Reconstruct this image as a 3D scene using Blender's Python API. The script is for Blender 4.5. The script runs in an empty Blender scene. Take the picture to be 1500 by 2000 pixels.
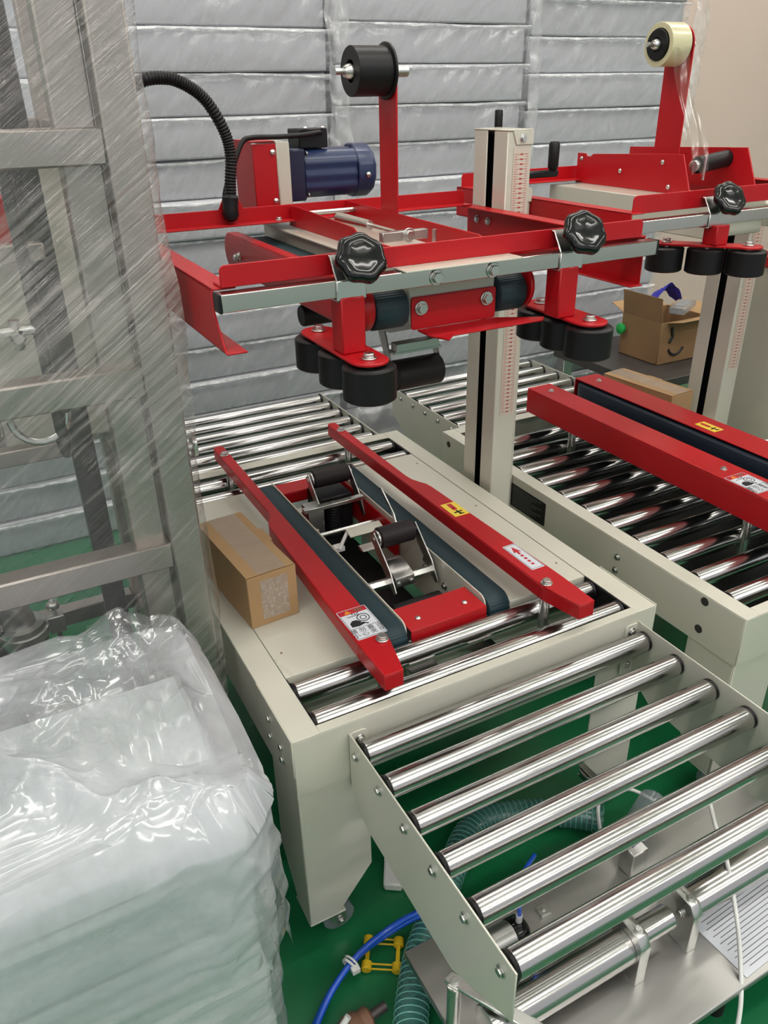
import bpy, bmesh, math, random
from mathutils import Vector as V, Matrix, Quaternion, noise
random.seed(7)
S = bpy.context.scene
COL = S.collection
PI = math.pi

# ------------------------------------------------------------------ camera, world, exposure
cd = bpy.data.cameras.new('camera')
cam = bpy.data.objects.new('camera', cd)
COL.objects.link(cam)
cam.location = (-0.30509, -0.92743, 1.51589)
cam.rotation_euler = (1.08257518, 0.01753736, -0.48897039)
cd.sensor_fit = 'AUTO'
cd.sensor_width = 36
cd.lens = 27.787
cd.clip_start = 0.02
S.camera = cam
S.view_settings.view_transform = 'Standard'
S.view_settings.look = 'None'
S.view_settings.exposure = 0.11
S.view_settings.gamma = 1
S.view_settings.use_curve_mapping = False
w = bpy.data.worlds.new('hall')
S.world = w
w.use_nodes = True
w.node_tree.nodes['Background'].inputs[0].default_value = (0.95, 0.97, 1.0, 1)
w.node_tree.nodes['Background'].inputs[1].default_value = 0.60
LAMP_POWER = 11.5
S.cycles.max_bounces = 8
S.cycles.transparent_max_bounces = 24
S.cycles.caustics_reflective = False
S.cycles.caustics_refractive = False

# ------------------------------------------------------------------ materials
def nodes_of(name):
    m = bpy.data.materials.new(name)
    m.use_nodes = True
    nt = m.node_tree
    return m, nt, nt.nodes, nt.links, nt.nodes['Principled BSDF']

def mat(name, col, rough=0.5, metal=0.0, coat=0.0, var=0.06, vscale=6.0, bump=0.0, bscale=80.0, spec=0.5, rvar=0.08):
    m, nt, N, L, b = nodes_of(name)
    tc = N.new('ShaderNodeTexCoord')
    nz = N.new('ShaderNodeTexNoise'); nz.inputs['Scale'].default_value = vscale; nz.inputs['Detail'].default_value = 5
    L.new(tc.outputs['Object'], nz.inputs['Vector'])
    hs = N.new('ShaderNodeMapRange')
    hs.inputs['To Min'].default_value = 1 - var; hs.inputs['To Max'].default_value = 1 + var
    L.new(nz.outputs['Fac'], hs.inputs['Value'])
    mx = N.new('ShaderNodeMix'); mx.data_type = 'RGBA'; mx.blend_type = 'MULTIPLY'
    mx.inputs['Factor'].default_value = 1
    mx.inputs['A'].default_value = (*col, 1)
    L.new(hs.outputs['Result'], mx.inputs['B'])
    L.new(mx.outputs['Result'], b.inputs['Base Color'])
    rr = N.new('ShaderNodeMapRange')
    rr.inputs['To Min'].default_value = max(0.01, rough * (1 - rvar * 3)); rr.inputs['To Max'].default_value = min(1, rough * (1 + rvar * 3))
    L.new(nz.outputs['Fac'], rr.inputs['Value'])
    L.new(rr.outputs['Result'], b.inputs['Roughness'])
    b.inputs['Metallic'].default_value = metal
    b.inputs['Coat Weight'].default_value = coat
    b.inputs['Coat Roughness'].default_value = 0.12
    b.inputs['Specular IOR Level'].default_value = spec
    if bump:
        n2 = N.new('ShaderNodeTexNoise'); n2.inputs['Scale'].default_value = bscale; n2.inputs['Detail'].default_value = 3
        L.new(tc.outputs['Object'], n2.inputs['Vector'])
        bp = N.new('ShaderNodeBump'); bp.inputs['Strength'].default_value = bump; bp.inputs['Distance'].default_value = 0.002
        L.new(n2.outputs['Fac'], bp.inputs['Height'])
        L.new(bp.outputs['Normal'], b.inputs['Normal'])
    return m

def brushed(name, col, rough, sx=(2, 120, 120), metal=1.0):
    m, nt, N, L, b = nodes_of(name)
    tc = N.new('ShaderNodeTexCoord'); mp = N.new('ShaderNodeMapping')
    mp.inputs['Scale'].default_value = sx
    nz = N.new('ShaderNodeTexNoise'); nz.inputs['Scale'].default_value = 1.0; nz.inputs['Detail'].default_value = 4
    L.new(tc.outputs['Object'], mp.inputs['Vector']); L.new(mp.outputs['Vector'], nz.inputs['Vector'])
    rr = N.new('ShaderNodeMapRange'); rr.inputs['To Min'].default_value = rough * .7; rr.inputs['To Max'].default_value = rough * 1.4
    L.new(nz.outputs['Fac'], rr.inputs['Value']); L.new(rr.outputs['Result'], b.inputs['Roughness'])
    b.inputs['Base Color'].default_value = (*col, 1); b.inputs['Metallic'].default_value = metal
    bp = N.new('ShaderNodeBump'); bp.inputs['Strength'].default_value = 0.02; bp.inputs['Distance'].default_value = 0.0005
    L.new(nz.outputs['Fac'], bp.inputs['Height']); L.new(bp.outputs['Normal'], b.inputs['Normal'])
    return m

def ribbed(name, col, rough, axis, scale, strength=0.6):
    m, nt, N, L, b = nodes_of(name)
    tc = N.new('ShaderNodeTexCoord'); wv = N.new('ShaderNodeTexWave')
    wv.bands_direction = axis; wv.inputs['Scale'].default_value = scale
    L.new(tc.outputs['Object'], wv.inputs['Vector'])
    bp = N.new('ShaderNodeBump'); bp.inputs['Strength'].default_value = strength; bp.inputs['Distance'].default_value = 0.002
    L.new(wv.outputs['Fac'], bp.inputs['Height']); L.new(bp.outputs['Normal'], b.inputs['Normal'])
    b.inputs['Base Color'].default_value = (*col, 1); b.inputs['Roughness'].default_value = rough
    return m

def film(name, tint, opac_lo, opac_hi, rough=0.12, rot=(0, 0, 0), scale=(3, 40, 3), bump=0.5, dist=0.004, fine=60, nscale=1.0, lo=.75, hi=1.3, crum=0.0, cdist=.012, glow=.35, gain=1.0):
    """thin polythene: part clear, part milky, with stretched wrinkles that catch the lamps"""
    m, nt, N, L, b = nodes_of(name)
    out = N['Material Output']
    def math_(op, a, c=None, d=None):
        n = N.new('ShaderNodeMath'); n.operation = op
        for k, q in enumerate((a, c, d)):
            if q is None: continue
            if isinstance(q, (int, float)): n.inputs[k].default_value = q
            else: L.new(q, n.inputs[k])
        return n.outputs[0]
    tc = N.new('ShaderNodeTexCoord'); mp = N.new('ShaderNodeMapping'); mp2 = N.new('ShaderNodeMapping')
    mp.inputs['Rotation'].default_value = rot; mp2.inputs['Scale'].default_value = scale
    L.new(tc.outputs['Object'], mp.inputs['Vector']); L.new(mp.outputs['Vector'], mp2.inputs['Vector'])
    n1 = N.new('ShaderNodeTexNoise'); n1.inputs['Scale'].default_value = nscale; n1.inputs['Detail'].default_value = 5; n1.inputs['Roughness'].default_value = .6
    L.new(mp2.outputs['Vector'], n1.inputs['Vector'])
    n2 = N.new('ShaderNodeTexNoise'); n2.inputs['Scale'].default_value = fine * .12; n2.inputs['Detail'].default_value = 4
    L.new(tc.outputs['Object'], n2.inputs['Vector'])
    ad = math_('ADD', n1.outputs['Fac'], n2.outputs['Fac'])
    mr = N.new('ShaderNodeMapRange'); mr.inputs['From Min'].default_value = lo; mr.inputs['From Max'].default_value = hi
    mr.inputs['To Min'].default_value = opac_lo; mr.inputs['To Max'].default_value = opac_hi
    L.new(ad, mr.inputs['Value'])
    bp = N.new('ShaderNodeBump'); bp.inputs['Strength'].default_value = bump; bp.inputs['Distance'].default_value = dist
    L.new(ad, bp.inputs['Height']); nrm = bp.outputs['Normal']
    if crum:
        for k, q in ((1.0, 1.0), (2.6, .45)):
            dv = N.new('ShaderNodeVectorMath'); dv.operation = 'MULTIPLY_ADD'
            L.new(n2.outputs['Color'], dv.inputs[0]); dv.inputs[1].default_value = (.06, .06, .06); L.new(tc.outputs['Object'], dv.inputs[2])
            vo = N.new('ShaderNodeTexNoise'); vo.noise_type = 'RIDGED_MULTIFRACTAL'; vo.normalize = True
            vo.inputs['Scale'].default_value = crum * k; vo.inputs['Detail'].default_value = 1.5; vo.inputs['Roughness'].default_value = .45
            L.new(dv.outputs[0], vo.inputs['Vector'])
            b2 = N.new('ShaderNodeBump'); b2.inputs['Strength'].default_value = .8; b2.inputs['Distance'].default_value = cdist * q
            L.new(vo.outputs['Fac'], b2.inputs['Height']); L.new(nrm, b2.inputs['Normal']); nrm = b2.outputs['Normal']
    b.inputs['Base Color'].default_value = (*tint, 1); b.inputs['Roughness'].default_value = rough
    b.inputs['Specular IOR Level'].default_value = 0.6
    L.new(nrm, b.inputs['Normal'])
    tl = N.new('ShaderNodeBsdfTranslucent'); tl.inputs['Color'].default_value = (*tint, 1); L.new(nrm, tl.inputs['Normal'])
    milk = N.new('ShaderNodeMixShader'); milk.inputs[0].default_value = glow; L.new(b.outputs[0], milk.inputs[1]); L.new(tl.outputs[0], milk.inputs[2])
    tr = N.new('ShaderNodeBsdfTransparent'); tr.inputs['Color'].default_value = (.97, .975, .98, 1)
    gl = N.new('ShaderNodeBsdfGlossy'); gl.inputs['Roughness'].default_value = rough; gl.inputs['Color'].default_value = (1, 1, 1, 1)
    L.new(nrm, gl.inputs['Normal'])
    lw = N.new('ShaderNodeLayerWeight'); lw.inputs['Blend'].default_value = .5; L.new(nrm, lw.inputs['Normal'])
    fz = math_('MULTIPLY_ADD', math_('POWER', lw.outputs['Facing'], 4.0), .6, .06 * gain)
    m1 = N.new('ShaderNodeMixShader'); L.new(fz, m1.inputs[0]); L.new(tr.outputs[0], m1.inputs[1]); L.new(gl.outputs[0], m1.inputs[2])
    m2 = N.new('ShaderNodeMixShader'); L.new(mr.outputs['Result'], m2.inputs[0]); L.new(m1.outputs[0], m2.inputs[1]); L.new(milk.outputs[0], m2.inputs[2])
    L.new(m2.outputs[0], out.inputs['Surface'])
    return m

CREAM = mat('cream_paint', (.60, .585, .500), .30, var=.03, coat=.25, bump=.04, bscale=220)
RED = mat('red_paint', (.45, .005, .010), .40, var=.05, coat=.08, bump=.05, bscale=260, spec=.35)
CHROME = mat('polished_chrome', (.53, .515, .505), .17, metal=1, var=.05, vscale=9, rvar=.15)
STEEL = brushed('brushed_steel', (.50, .49, .475), .33, (4, 60, 60))
BARST = brushed('satin_bar_steel', (.60, .575, .545), .20, (2, 90, 90))
ZINC = mat('zinc_plate', (.62, .62, .60), .28, metal=1, var=.1)
BELT = ribbed('teal_belt', (.008, .030, .040), .55, 'Y', 90, .25)
BELT2 = ribbed('navy_belt', (.008, .016, .030), .5, 'Z', 60, .2)
RUBBER = mat('black_rubber', (.008, .007, .008), .42, var=.2, spec=.28)
BROWNRUB = mat('tape_roller_rubber', (.016, .011, .012), .5, var=.2, spec=.3)
BPLAST = mat('black_gloss_plastic', (.003, .003, .004), .09, var=.1, coat=.15, spec=.45)
BMATT = mat('black_matt_plastic', (.008, .008, .009), .38, var=.1, spec=.3)
NAVY = mat('navy_paint', (.016, .030, .095), .35, var=.08, coat=.2)
NAVYD = mat('navy_paint_gearbox', (.008, .012, .042), .3, var=.08, coat=.2)
GREEN = mat('green_floor_paint', (.008, .135, .048), .28, var=.22, vscale=1.6, bump=.08, bscale=35, rvar=.2)
WALLM = mat('wall_plaster', (.68, .545, .475), .85, var=.05, vscale=1.2, bump=.1, bscale=40)
CEILM = mat('ceiling_sheet', (.80, .80, .79), .8, var=.05)
CARD = mat('cardboard', (.42, .26, .125), .75, var=.07, vscale=9, bump=.15, bscale=60)
CARDD = mat('worn_cardboard', (.27, .155, .072), .8, var=.28, vscale=7, bump=.2, bscale=50)
PACK = ribbed('tray_pack_plastic', (.50, .505, .535), .42, 'X', 5.5, .25)
PACKB = ribbed('tray_pack_plastic_front', (.60, .65, .63), .4, 'X', 9.0, .5)
WHITE = mat('white_plastic', (.78, .78, .76), .4, var=.03)
PAPER = mat('paper', (.72, .74, .80), .8, var=.03)
BLUEH = mat('blue_air_hose', (.008, .095, .62), .22, var=.1, coat=.4)
YELLOW = mat('yellow_plastic', (.72, .47, .015), .35, var=.1)
STICK_W = mat('sticker_white', (.66, .68, .74), .35, var=.03)
STICK_Y = mat('sticker_yellow', (.85, .64, .06), .35, var=.03)
STICK_R = mat('sticker_red_ink', (.50, .01, .025), .4, var=.05)
INK = mat('black_ink', (.01, .01, .012), .5, var=.05)
ORANGE = mat('orange_ink', (.75, .28, .02), .5, var=.05)
TICKRED = mat('scale_red_ink', (.45, .05, .04), .5, var=.05)
PLATEINK = mat('plate_grey_ink', (.10, .10, .105), .5, var=.05)
BROWN = mat('rusty_iron', (.20, .10, .06), .7, var=.5, vscale=30)
TAPE = mat('tape_roll_amber', (.62, .58, .36), .25, var=.05, coat=.4)
BLUEP = mat('blue_wrapper', (.04, .04, .42), .4, var=.1)
GREENP = mat('green_plastic', (.02, .42, .08), .35, var=.1)
CLEARB = film('clear_plastic_part', (.45, .5, .55), .35, .6, .15, bump=.1)
HOSEG = film('green_clear_hose', (.10, .33, .29), .50, .75, .15, bump=.15, fine=30)
TAPEF = film('crinkled_packing_tape', (.85, .78, .70), .02, .62, .10, scale=(160, 160, 160), bump=.8, dist=.003, fine=1500)
TAPEC = film('clear_packing_tape', (.60, .50, .40), .0, .10, .16, scale=(6, 30, 6), bump=.25, dist=.002, fine=40)
WRAP = film('stretch_wrap', (.82, .76, .73), .02, .46, .08, rot=(0, math.radians(35), 0), scale=(3, 3, 110), bump=.9, dist=.005, fine=25, lo=1.0, hi=1.28, gain=1.5)
SKIN = film('pack_film', (.84, .85, .88), .08, .40, .09, rot=(0, math.radians(57), 0), scale=(4, 6, 34), bump=.4, dist=.006, fine=35, lo=.88, hi=1.3, crum=4, cdist=.010)
SEAM2 = film('loose_pack_film', (.93, .93, .94), .12, .60, .10, scale=(10, 10, 4), bump=.5, dist=.006, fine=60, crum=7, cdist=.014)
SEAM = film('pack_film_seam', (.93, .94, .96), .25, .9, .12, scale=(20, 20, 20), bump=.6, dist=.005, fine=90, crum=12, cdist=.010)
BAG = film('milky_bag', (.90, .91, .95), .10, .50, .09, scale=(4, 4, 6), bump=.2, dist=.006, fine=45, lo=.82, hi=1.25, crum=3.2, cdist=.030, glow=.45)
BAGT = film('milky_bag_top', (.91, .92, .97), .10, .55, .085, scale=(4, 4, 4), bump=.2, dist=.006, fine=30, lo=.82, hi=1.25, crum=3.6, cdist=.040, glow=.40, gain=1.3)
GREYF = film('grey_floor_film', (.30, .30, .31), .5, .8, .18, scale=(4, 4, 4), bump=.6, dist=.01, fine=40)

# ------------------------------------------------------------------ mesh helpers
ORI = {}
def axis_vec(a):
    return {'x': V((1, 0, 0)), 'y': V((0, 1, 0)), 'z': V((0, 0, 1))}[a]

class B:
    def __init__(s):
        s.v = []; s.f = []
    def add(s, vs, fs):
        o = len(s.v); s.v += [V(p) for p in vs]; s.f += [[i + o for i in f] for f in fs]; return s
    def box(s, x0, x1, y0, y1, z0, z1):
        return s.add([(x0, y0, z0), (x1, y0, z0), (x1, y1, z0), (x0, y1, z0), (x0, y0, z1), (x1, y0, z1), (x1, y1, z1), (x0, y1, z1)],
                     [(3, 2, 1, 0), (4, 5, 6, 7), (0, 1, 5, 4), (1, 2, 6, 5), (2, 3, 7, 6), (3, 0, 4, 7)])
    def prism(s, poly, ax, a, b):
        n = len(poly)
        def p(q, t):
            return {'x': (t, q[0], q[1]), 'y': (q[0], t, q[1]), 'z': (q[0], q[1], t)}[ax]
        vs = [p(q, a) for q in poly] + [p(q, b) for q in poly]
        fs = [list(range(n))[::-1], list(range(n, 2 * n))] + [(i, (i + 1) % n, n + (i + 1) % n, n + i) for i in range(n)]
        return s.add(vs, fs)
    def lathe(s, p, d, prof, n=24):
        """prof: (t along d, radius)"""
        d = V(d).normalized(); u = d.orthogonal().normalized(); w_ = d.cross(u); p = V(p)
        vs = []; fs = []
        for t, r in prof:
            for k in range(n):
                a = 2 * PI * k / n
                vs.append(p + d * t + (u * math.cos(a) + w_ * math.sin(a)) * max(r, 1e-5))
        for j in range(len(prof) - 1):
            for k in range(n):
                k2 = (k + 1) % n
                fs.append((j * n + k, j * n + k2, (j + 1) * n + k2, (j + 1) * n + k))
        fs.append(list(range(n))[::-1]); fs.append([(len(prof) - 1) * n + k for k in range(n)])
        return s.add(vs, fs)
    def cyl(s, p, q, r, r2=None, n=20):
        p = V(p); q = V(q)
        return s.lathe(p, q - p, [(0, r), ((q - p).length, r if r2 is None else r2)], n)
    def ring(s, p, d, ro, ri, t, n=28):
        d = V(d).normalized(); u = d.orthogonal().normalized(); w_ = d.cross(u); p = V(p)
        vs = []; fs = []
        for k in range(n):
            a = 2 * PI * k / n; e = u * math.cos(a) + w_ * math.sin(a)
            vs += [p + e * ro, p + e * ro + d * t, p + e * ri + d * t, p + e * ri]
        for k in range(n):
            o, q = 4 * k, 4 * ((k + 1) % n)
            for j in range(4):
                fs.append((o + j, q + j, q + (j + 1) % 4, o + (j + 1) % 4))
        return s.add(vs, fs)
    def tube(s, path, r, n=10, rfun=None):
        path = [V(p) for p in path]; m = len(path)
        prev = None; vs = []; fs = []
        for i, p in enumerate(path):
            t = (path[min(i + 1, m - 1)] - path[max(i - 1, 0)]).normalized()
            if prev is None: u = t.orthogonal().normalized()
            else: u = (prev - t * prev.dot(t)).normalized()
            prev = u; w_ = t.cross(u); rr = rfun(i) if rfun else r
            for k in range(n):
                a = 2 * PI * k / n
                vs.append(p + (u * math.cos(a) + w_ * math.sin(a)) * rr)
        for i in range(m - 1):
            for k in range(n):
                k2 = (k + 1) % n
                fs.append((i * n + k, i * n + k2, (i + 1) * n + k2, (i + 1) * n + k))
        fs.append(list(range(n))[::-1]); fs.append([(m - 1) * n + k for k in range(n)])
        return s.add(vs, fs)
    def grid(s, fn, nu, nv):
        vs = [fn(i / nu, j / nv) for j in range(nv + 1) for i in range(nu + 1)]
        fs = [(j * (nu + 1) + i, j * (nu + 1) + i + 1, (j + 1) * (nu + 1) + i + 1, (j + 1) * (nu + 1) + i) for j in range(nv) for i in range(nu)]
        return s.add(vs, fs)
    def turn(s, m):
        s.v = [m @ p for p in s.v]; return s
    def mesh(s, name, m, bev=0.0, smooth=38, c=None, seg=1, recalc=True):
        c = c or V((0, 0, 0))
        me = bpy.data.meshes.new(name)
        me.from_pydata([p - c for p in s.v], [], s.f)
        bm = bmesh.new(); bm.from_mesh(me)
        if recalc: bmesh.ops.recalc_face_normals(bm, faces=bm.faces)
        if bev:
            es = [e for e in bm.edges if len(e.link_faces) == 2 and e.calc_face_angle(0) > 0.5]
            bmesh.ops.bevel(bm, geom=es, offset=bev, segments=seg, profile=.5, affect='EDGES', clamp_overlap=True)
        bm.to_mesh(me); bm.free()
        for p in me.polygons: p.use_smooth = True
        me.set_sharp_from_angle(angle=math.radians(smooth))
        me.materials.append(m)
        return me
    def build(s, name, m, parent=None, bev=0.0, smooth=38, seg=1, recalc=True):
        lo = V([min(p[i] for p in s.v) for i in range(3)]); hi = V([max(p[i] for p in s.v) for i in range(3)])
        c = (lo + hi) / 2
        o = bpy.data.objects.new(name, s.mesh(name, m, bev, smooth, c, seg, recalc))
        COL.objects.link(o)
        if parent is not None:
            o.parent = parent; o.location = c - ORI.get(parent.name, V((0, 0, 0)))
        else:
            o.location = c
        ORI[o.name] = c
        return o

def inst(name, me, loc, parent=None, d=None, rot=None):
    o = bpy.data.objects.new(name, me); COL.objects.link(o)
    loc = V(loc)
    o.location = loc - (ORI.get(parent.name, V((0, 0, 0))) if parent is not None else V((0, 0, 0)))
    if parent is not None: o.parent = parent
    if d is not None:
        o.rotation_mode = 'QUATERNION'; o.rotation_quaternion = V((0, 0, 1)).rotation_difference(V(d).normalized())
    if rot is not None: o.rotation_euler = rot
    ORI[o.name] = loc
    return o

def thing(name, label, cat, loc=(0, 0, 0), rotz=0.0, group=None):
    o = bpy.data.objects.new(name, None); COL.objects.link(o)
    o.empty_display_size = .1
    o.location = loc; o.rotation_euler = (0, 0, rotz)
    o['label'] = label; o['category'] = cat
    if group: o['group'] = group
    ORI[o.name] = V(loc) if rotz == 0 else V((0, 0, 0))
    return o
def tag(o, label, cat, group=None):
    o['label'] = label; o['category'] = cat
    if group: o['group'] = group
    return o
def struct(o):
    o['kind'] = 'structure'; return o
def spline(pts, n=8):
    pts = [V(p) for p in pts]; out = []
    for i in range(len(pts) - 1):
        p0 = pts[max(i - 1, 0)]; p1 = pts[i]; p2 = pts[i + 1]; p3 = pts[min(i + 2, len(pts) - 1)]
        for k in range(n):
            t = k / n
            out.append(.5 * ((2 * p1) + (p2 - p0) * t + (2 * p0 - 5 * p1 + 4 * p2 - p3) * t * t + (3 * p1 - p0 - 3 * p2 + p3) * t ** 3))
    out.append(pts[-1]); return out
def arc(cx, cy, r, a0, a1, n=8):
    return [(cx + r * math.cos(math.radians(a0 + (a1 - a0) * i / n)), cy + r * math.sin(math.radians(a0 + (a1 - a0) * i / n))) for i in range(n + 1)]
def stadium(y0, y1, z0, z1, n=10):
    r = (z1 - z0) / 2; zc = (z0 + z1) / 2
    return arc(y0 + r, zc, r, 90, 270, n) + arc(y1 - r, zc, r, -90, 90, n)
def rrect(x0, x1, y0, y1, r, n=4, corners='all'):
    return arc(x0 + r, y0 + r, r, 180, 270, n) + arc(x1 - r, y0 + r, r, 270, 360, n) + arc(x1 - r, y1 - r, r, 0, 90, n) + arc(x0 + r, y1 - r, r, 90, 180, n)
def text_mesh(body, size, m, name='lettering'):
    cu = bpy.data.curves.new(name, 'FONT'); cu.body = body; cu.size = size; cu.align_x = 'CENTER'; cu.align_y = 'CENTER'
    ob = bpy.data.objects.new('tmp', cu); COL.objects.link(ob)
    bpy.context.view_layer.update()
    me = bpy.data.meshes.new_from_object(ob.evaluated_get(bpy.context.evaluated_depsgraph_get()))
    bpy.data.objects.remove(ob); me.name = name
    me.materials.clear(); me.materials.append(m)
    return me

# shared small meshes
def hex_poly(r): return [(r * math.cos(PI / 3 * k), r * math.sin(PI / 3 * k)) for k in range(6)]
def bolt_mesh(r, h, m=ZINC):
    b = B(); b.cyl((0, 0, 0), (0, 0, h * .3), r * 1.35, n=16); b.prism(hex_poly(r), 'z', h * .3, h)
    return b.mesh('bolt', m, bev=r * .08, seg=1)
BOLT = bolt_mesh(.0065, .006)
BOLT_S = bolt_mesh(.0042, .004)
BOLT_L = bolt_mesh(.009, .009)
_d = B(); _d.lathe((0, 0, 0), (0, 0, 1), [(0, .006), (.002, .006), (.004, .004), (.005, .001)], 14); DOME = _d.mesh('screw', ZINC)
RIVET = B().cyl((0, 0, 0), (0, 0, .0012), .0022, n=10).mesh('rivet', BROWN)
_d = B(); _d.cyl((0, 0, 0), (0, 0, .001), .0100, n=18); HOLE = _d.mesh('hole_shade_disc', mat('dark_hole', (.03, .03, .025), .6))  # dark disc painted in for the shade of an open hole

RM = {}
def roller(parent, x0, x1, y, z, r=.018, cap=True):
    L = round(x1 - x0, 4); k = (L, r)
    if k not in RM:
        b = B(); b.lathe((-L / 2, 0, 0), (1, 0, 0), [(0, r * .86), (.0015, r * .97), (.004, r), (L - .004, r), (L - .0015, r * .97), (L, r * .86)], 28)
        c = B(); c.cyl((0, 0, 0), (.007, 0, 0), r * 1.06, r * .95, 24); c.cyl((0, 0, 0), (-.012, 0, 0), .004, n=10)
        c2 = B(); c2.cyl((0, 0, 0), (-.006, 0, 0), r * 1.01, r * .95, 24); c2.cyl((0, 0, 0), (.012, 0, 0), .004, n=10)
        RM[k] = (b.mesh('roller', CHROME), c.mesh('roller_end_cap', BMATT), c2.mesh('roller_end_cap', BMATT))
    o = inst('roller', RM[k][0], ((x0 + x1) / 2, y, z), parent)
    if cap:
        inst('roller_end_cap', RM[k][1], (x0 - .005, y, z), o); inst('roller_end_cap', RM[k][2], (x1 + .005, y, z), o)
    return o

# ------------------------------------------------------------------ the hall
fl = B().box(-6, 9, -5.6, 3.0, -.05, 0).build('floor', GREEN); struct(fl)
wb = B().box(-6, 9, 3.0, 3.15, 0, 4.4).build('wall_back', WALLM); struct(wb)
wr = B().box(9, 9.15, -5.6, 3.15, 0, 4.4).build('wall_right', WALLM); struct(wr)
ce = B().box(-6, 9, -5.6, 3.0, 4.3, 4.4).build('ceiling', CEILM); struct(ce)
EM = bpy.data.materials.new('lamp_diffuser'); EM.use_nodes = True
_n = EM.node_tree.nodes; _e = _n.new('ShaderNodeEmission'); _e.inputs[0].default_value = (1, .96, .90, 1); _e.inputs[1].default_value = LAMP_POWER
EM.node_tree.links.new(_e.outputs[0], _n['Material Output'].inputs[0])
lamp_rows = [('added as unseen fill far behind the camera', -4.4), ('over the aisle behind the camera', -2.6), ('over the front of the sealers', -.6), ('over the rear of the sealers', 1.5)]  # farthest row is added, out of view, to brighten the front faces
for rn, ly in lamp_rows:
    for cn, lx in (('left', -1.9), ('middle', 1.2), ('right', 4.3)):
        t = thing('ceiling_lamp', 'long white tube ceiling lamp %s, %s of its row' % (rn, cn), 'lamp', (lx, ly, 3.9), 0, 'ceiling lamps')
        B().box(lx - 1.2, lx + 1.2, ly - .035, ly + .035, 3.945, 3.98).build('lamp_housing', WHITE, t, .005)
        B().box(lx - 1.17, lx + 1.17, ly - .13, ly + .13, 3.90, 3.944).build('diffuser', EM, t)
        for s in (-.9, .9):
            B().cyl((lx + s, ly, 3.98), (lx + s, ly, 4.3), .006, n=8).build('suspension_rod', ZINC, t)

# ------------------------------------------------------------------ shared machine pieces
def sheet_leg(parent, x, y, sx, sy, top, wx=.135, wy=.13, th=.004, bottom=.105):
    """L-shaped sheet-metal leg; sx, sy point inward from the corner"""
    b = B()
    b.prism([(x, top), (x + sx * wx, top), (x + sx * wx, .205), (x + sx * .06, bottom), (x, bottom)], 'y', y, y + sy * th)
    b.prism([(y + sy * th, top), (y + sy * wy, top), (y + sy * wy, .205), (y + sy * .06, bottom), (y + sy * th, bottom)], 'x', x, x + sx * th)
    b.box(min(x, x + sx * .075), max(x, x + sx * .075), min(y, y + sy * .075), max(y, y + sy * .075), bottom - .004, bottom)
    o = b.build('leg', CREAM, parent, .0015)
    cx, cy = x + sx * .055, y + sy * .05
    c = B()
    c.cyl((cx, cy, bottom - .006), (cx, cy, bottom - .024), .028, n=20)
    for q in (-1, 1):
        c.prism([(cx - .026, bottom - .022), (cx + .026, bottom - .022), (cx + .034, .030), (cx + .006, .030)], 'y', cy + q * .018 - .0015, cy + q * .018 + .0015)
    fk = c.build('caster_fork', ZINC, parent, .001)
    B().lathe((cx + .02, cy - .014, .034), (0, 1, 0), [(0, .026), (.004, .034), (.024, .034), (.028, .026)], 24).build('caster_wheel', CLEARB, fk)
    inst('axle_bolt', BOLT, (cx + .02, cy - .0205, .034), fk, (0, -1, 0))
    return o

def column(parent, x0, x1, y0, y1, z0, z1, slot):
    """slotted box column; slot: -1 opens to -x, +1 to +x"""
    ym = (y0 + y1) / 2; sl = .013; th = .004
    P = [(x0, y0), (x1, y0), (x1, y1), (x0, y1), (x0, ym + sl), (x0 + th, ym + sl), (x0 + th, y1 - th), (x1 - th, y1 - th), (x1 - th, y0 + th), (x0 + th, y0 + th), (x0 + th, ym - sl), (x0, ym - sl)]
    if slot > 0: P = [(x0 + x1 - a, b) for a, b in P][::-1]
    c = B().prism(P, 'z', z0, z1).build('column', CREAM, parent, .0025)
    B().box((x0 + x1) / 2 - .012, (x0 + x1) / 2 + .012, y0 + .006, y1 - .006, z0 + .005, z1 - .01).build('slot_shade_block', RUBBER, c)  # black block put in the hollow so the open slot looks shaded
    cap = B().box(x0 - .001, x1 + .002, y0 - .002, y1 + .002, z1, z1 + .003)
    cap.prism([(x0 + .012, z1), (x1 + .002, z1), (x1 + .002, z1 - .028), (x0 + .022, z1 - .028)], 'y', y0 - .003, y0)
    cp = cap.build('column_cap', CREAM, parent, .001)
    inst('bolt', BOLT, ((x0 + x1) / 2 + .006, y0 - .003, z1 - .015), cp, (0, -1, 0))
    return c

def height_scale(parent, x0, x1, y, z0, z1):
    s = B().box(x0, x1, y - .0006, y, z0, z1).build('height_scale', mat('scale_strip', (.62, .55, .47), .4, var=.03), parent)
    t = B(); n = int((z1 - z0 - .02) / .005)
    for i in range(n):
        z = z0 + .01 + i * .005
        L = (x1 - x0) * (.78 if i % 2 == 0 else .45)
        t.box(x0 + .003, x0 + .003 + L * .38, y - .0009, y - .0006, z, z + .0009)
        t.box(x1 - .003 - L * .32, x1 - .003, y - .0009, y - .0006, z, z + .0009)
        if i % 2 == 0:
            xm = (x0 + x1) / 2 + .001
            t.box(xm - .004, xm + .004, y - .0009, y - .0006, z - .0012, z + .0018)
    t.build('scale_marks', TICKRED, s)

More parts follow.
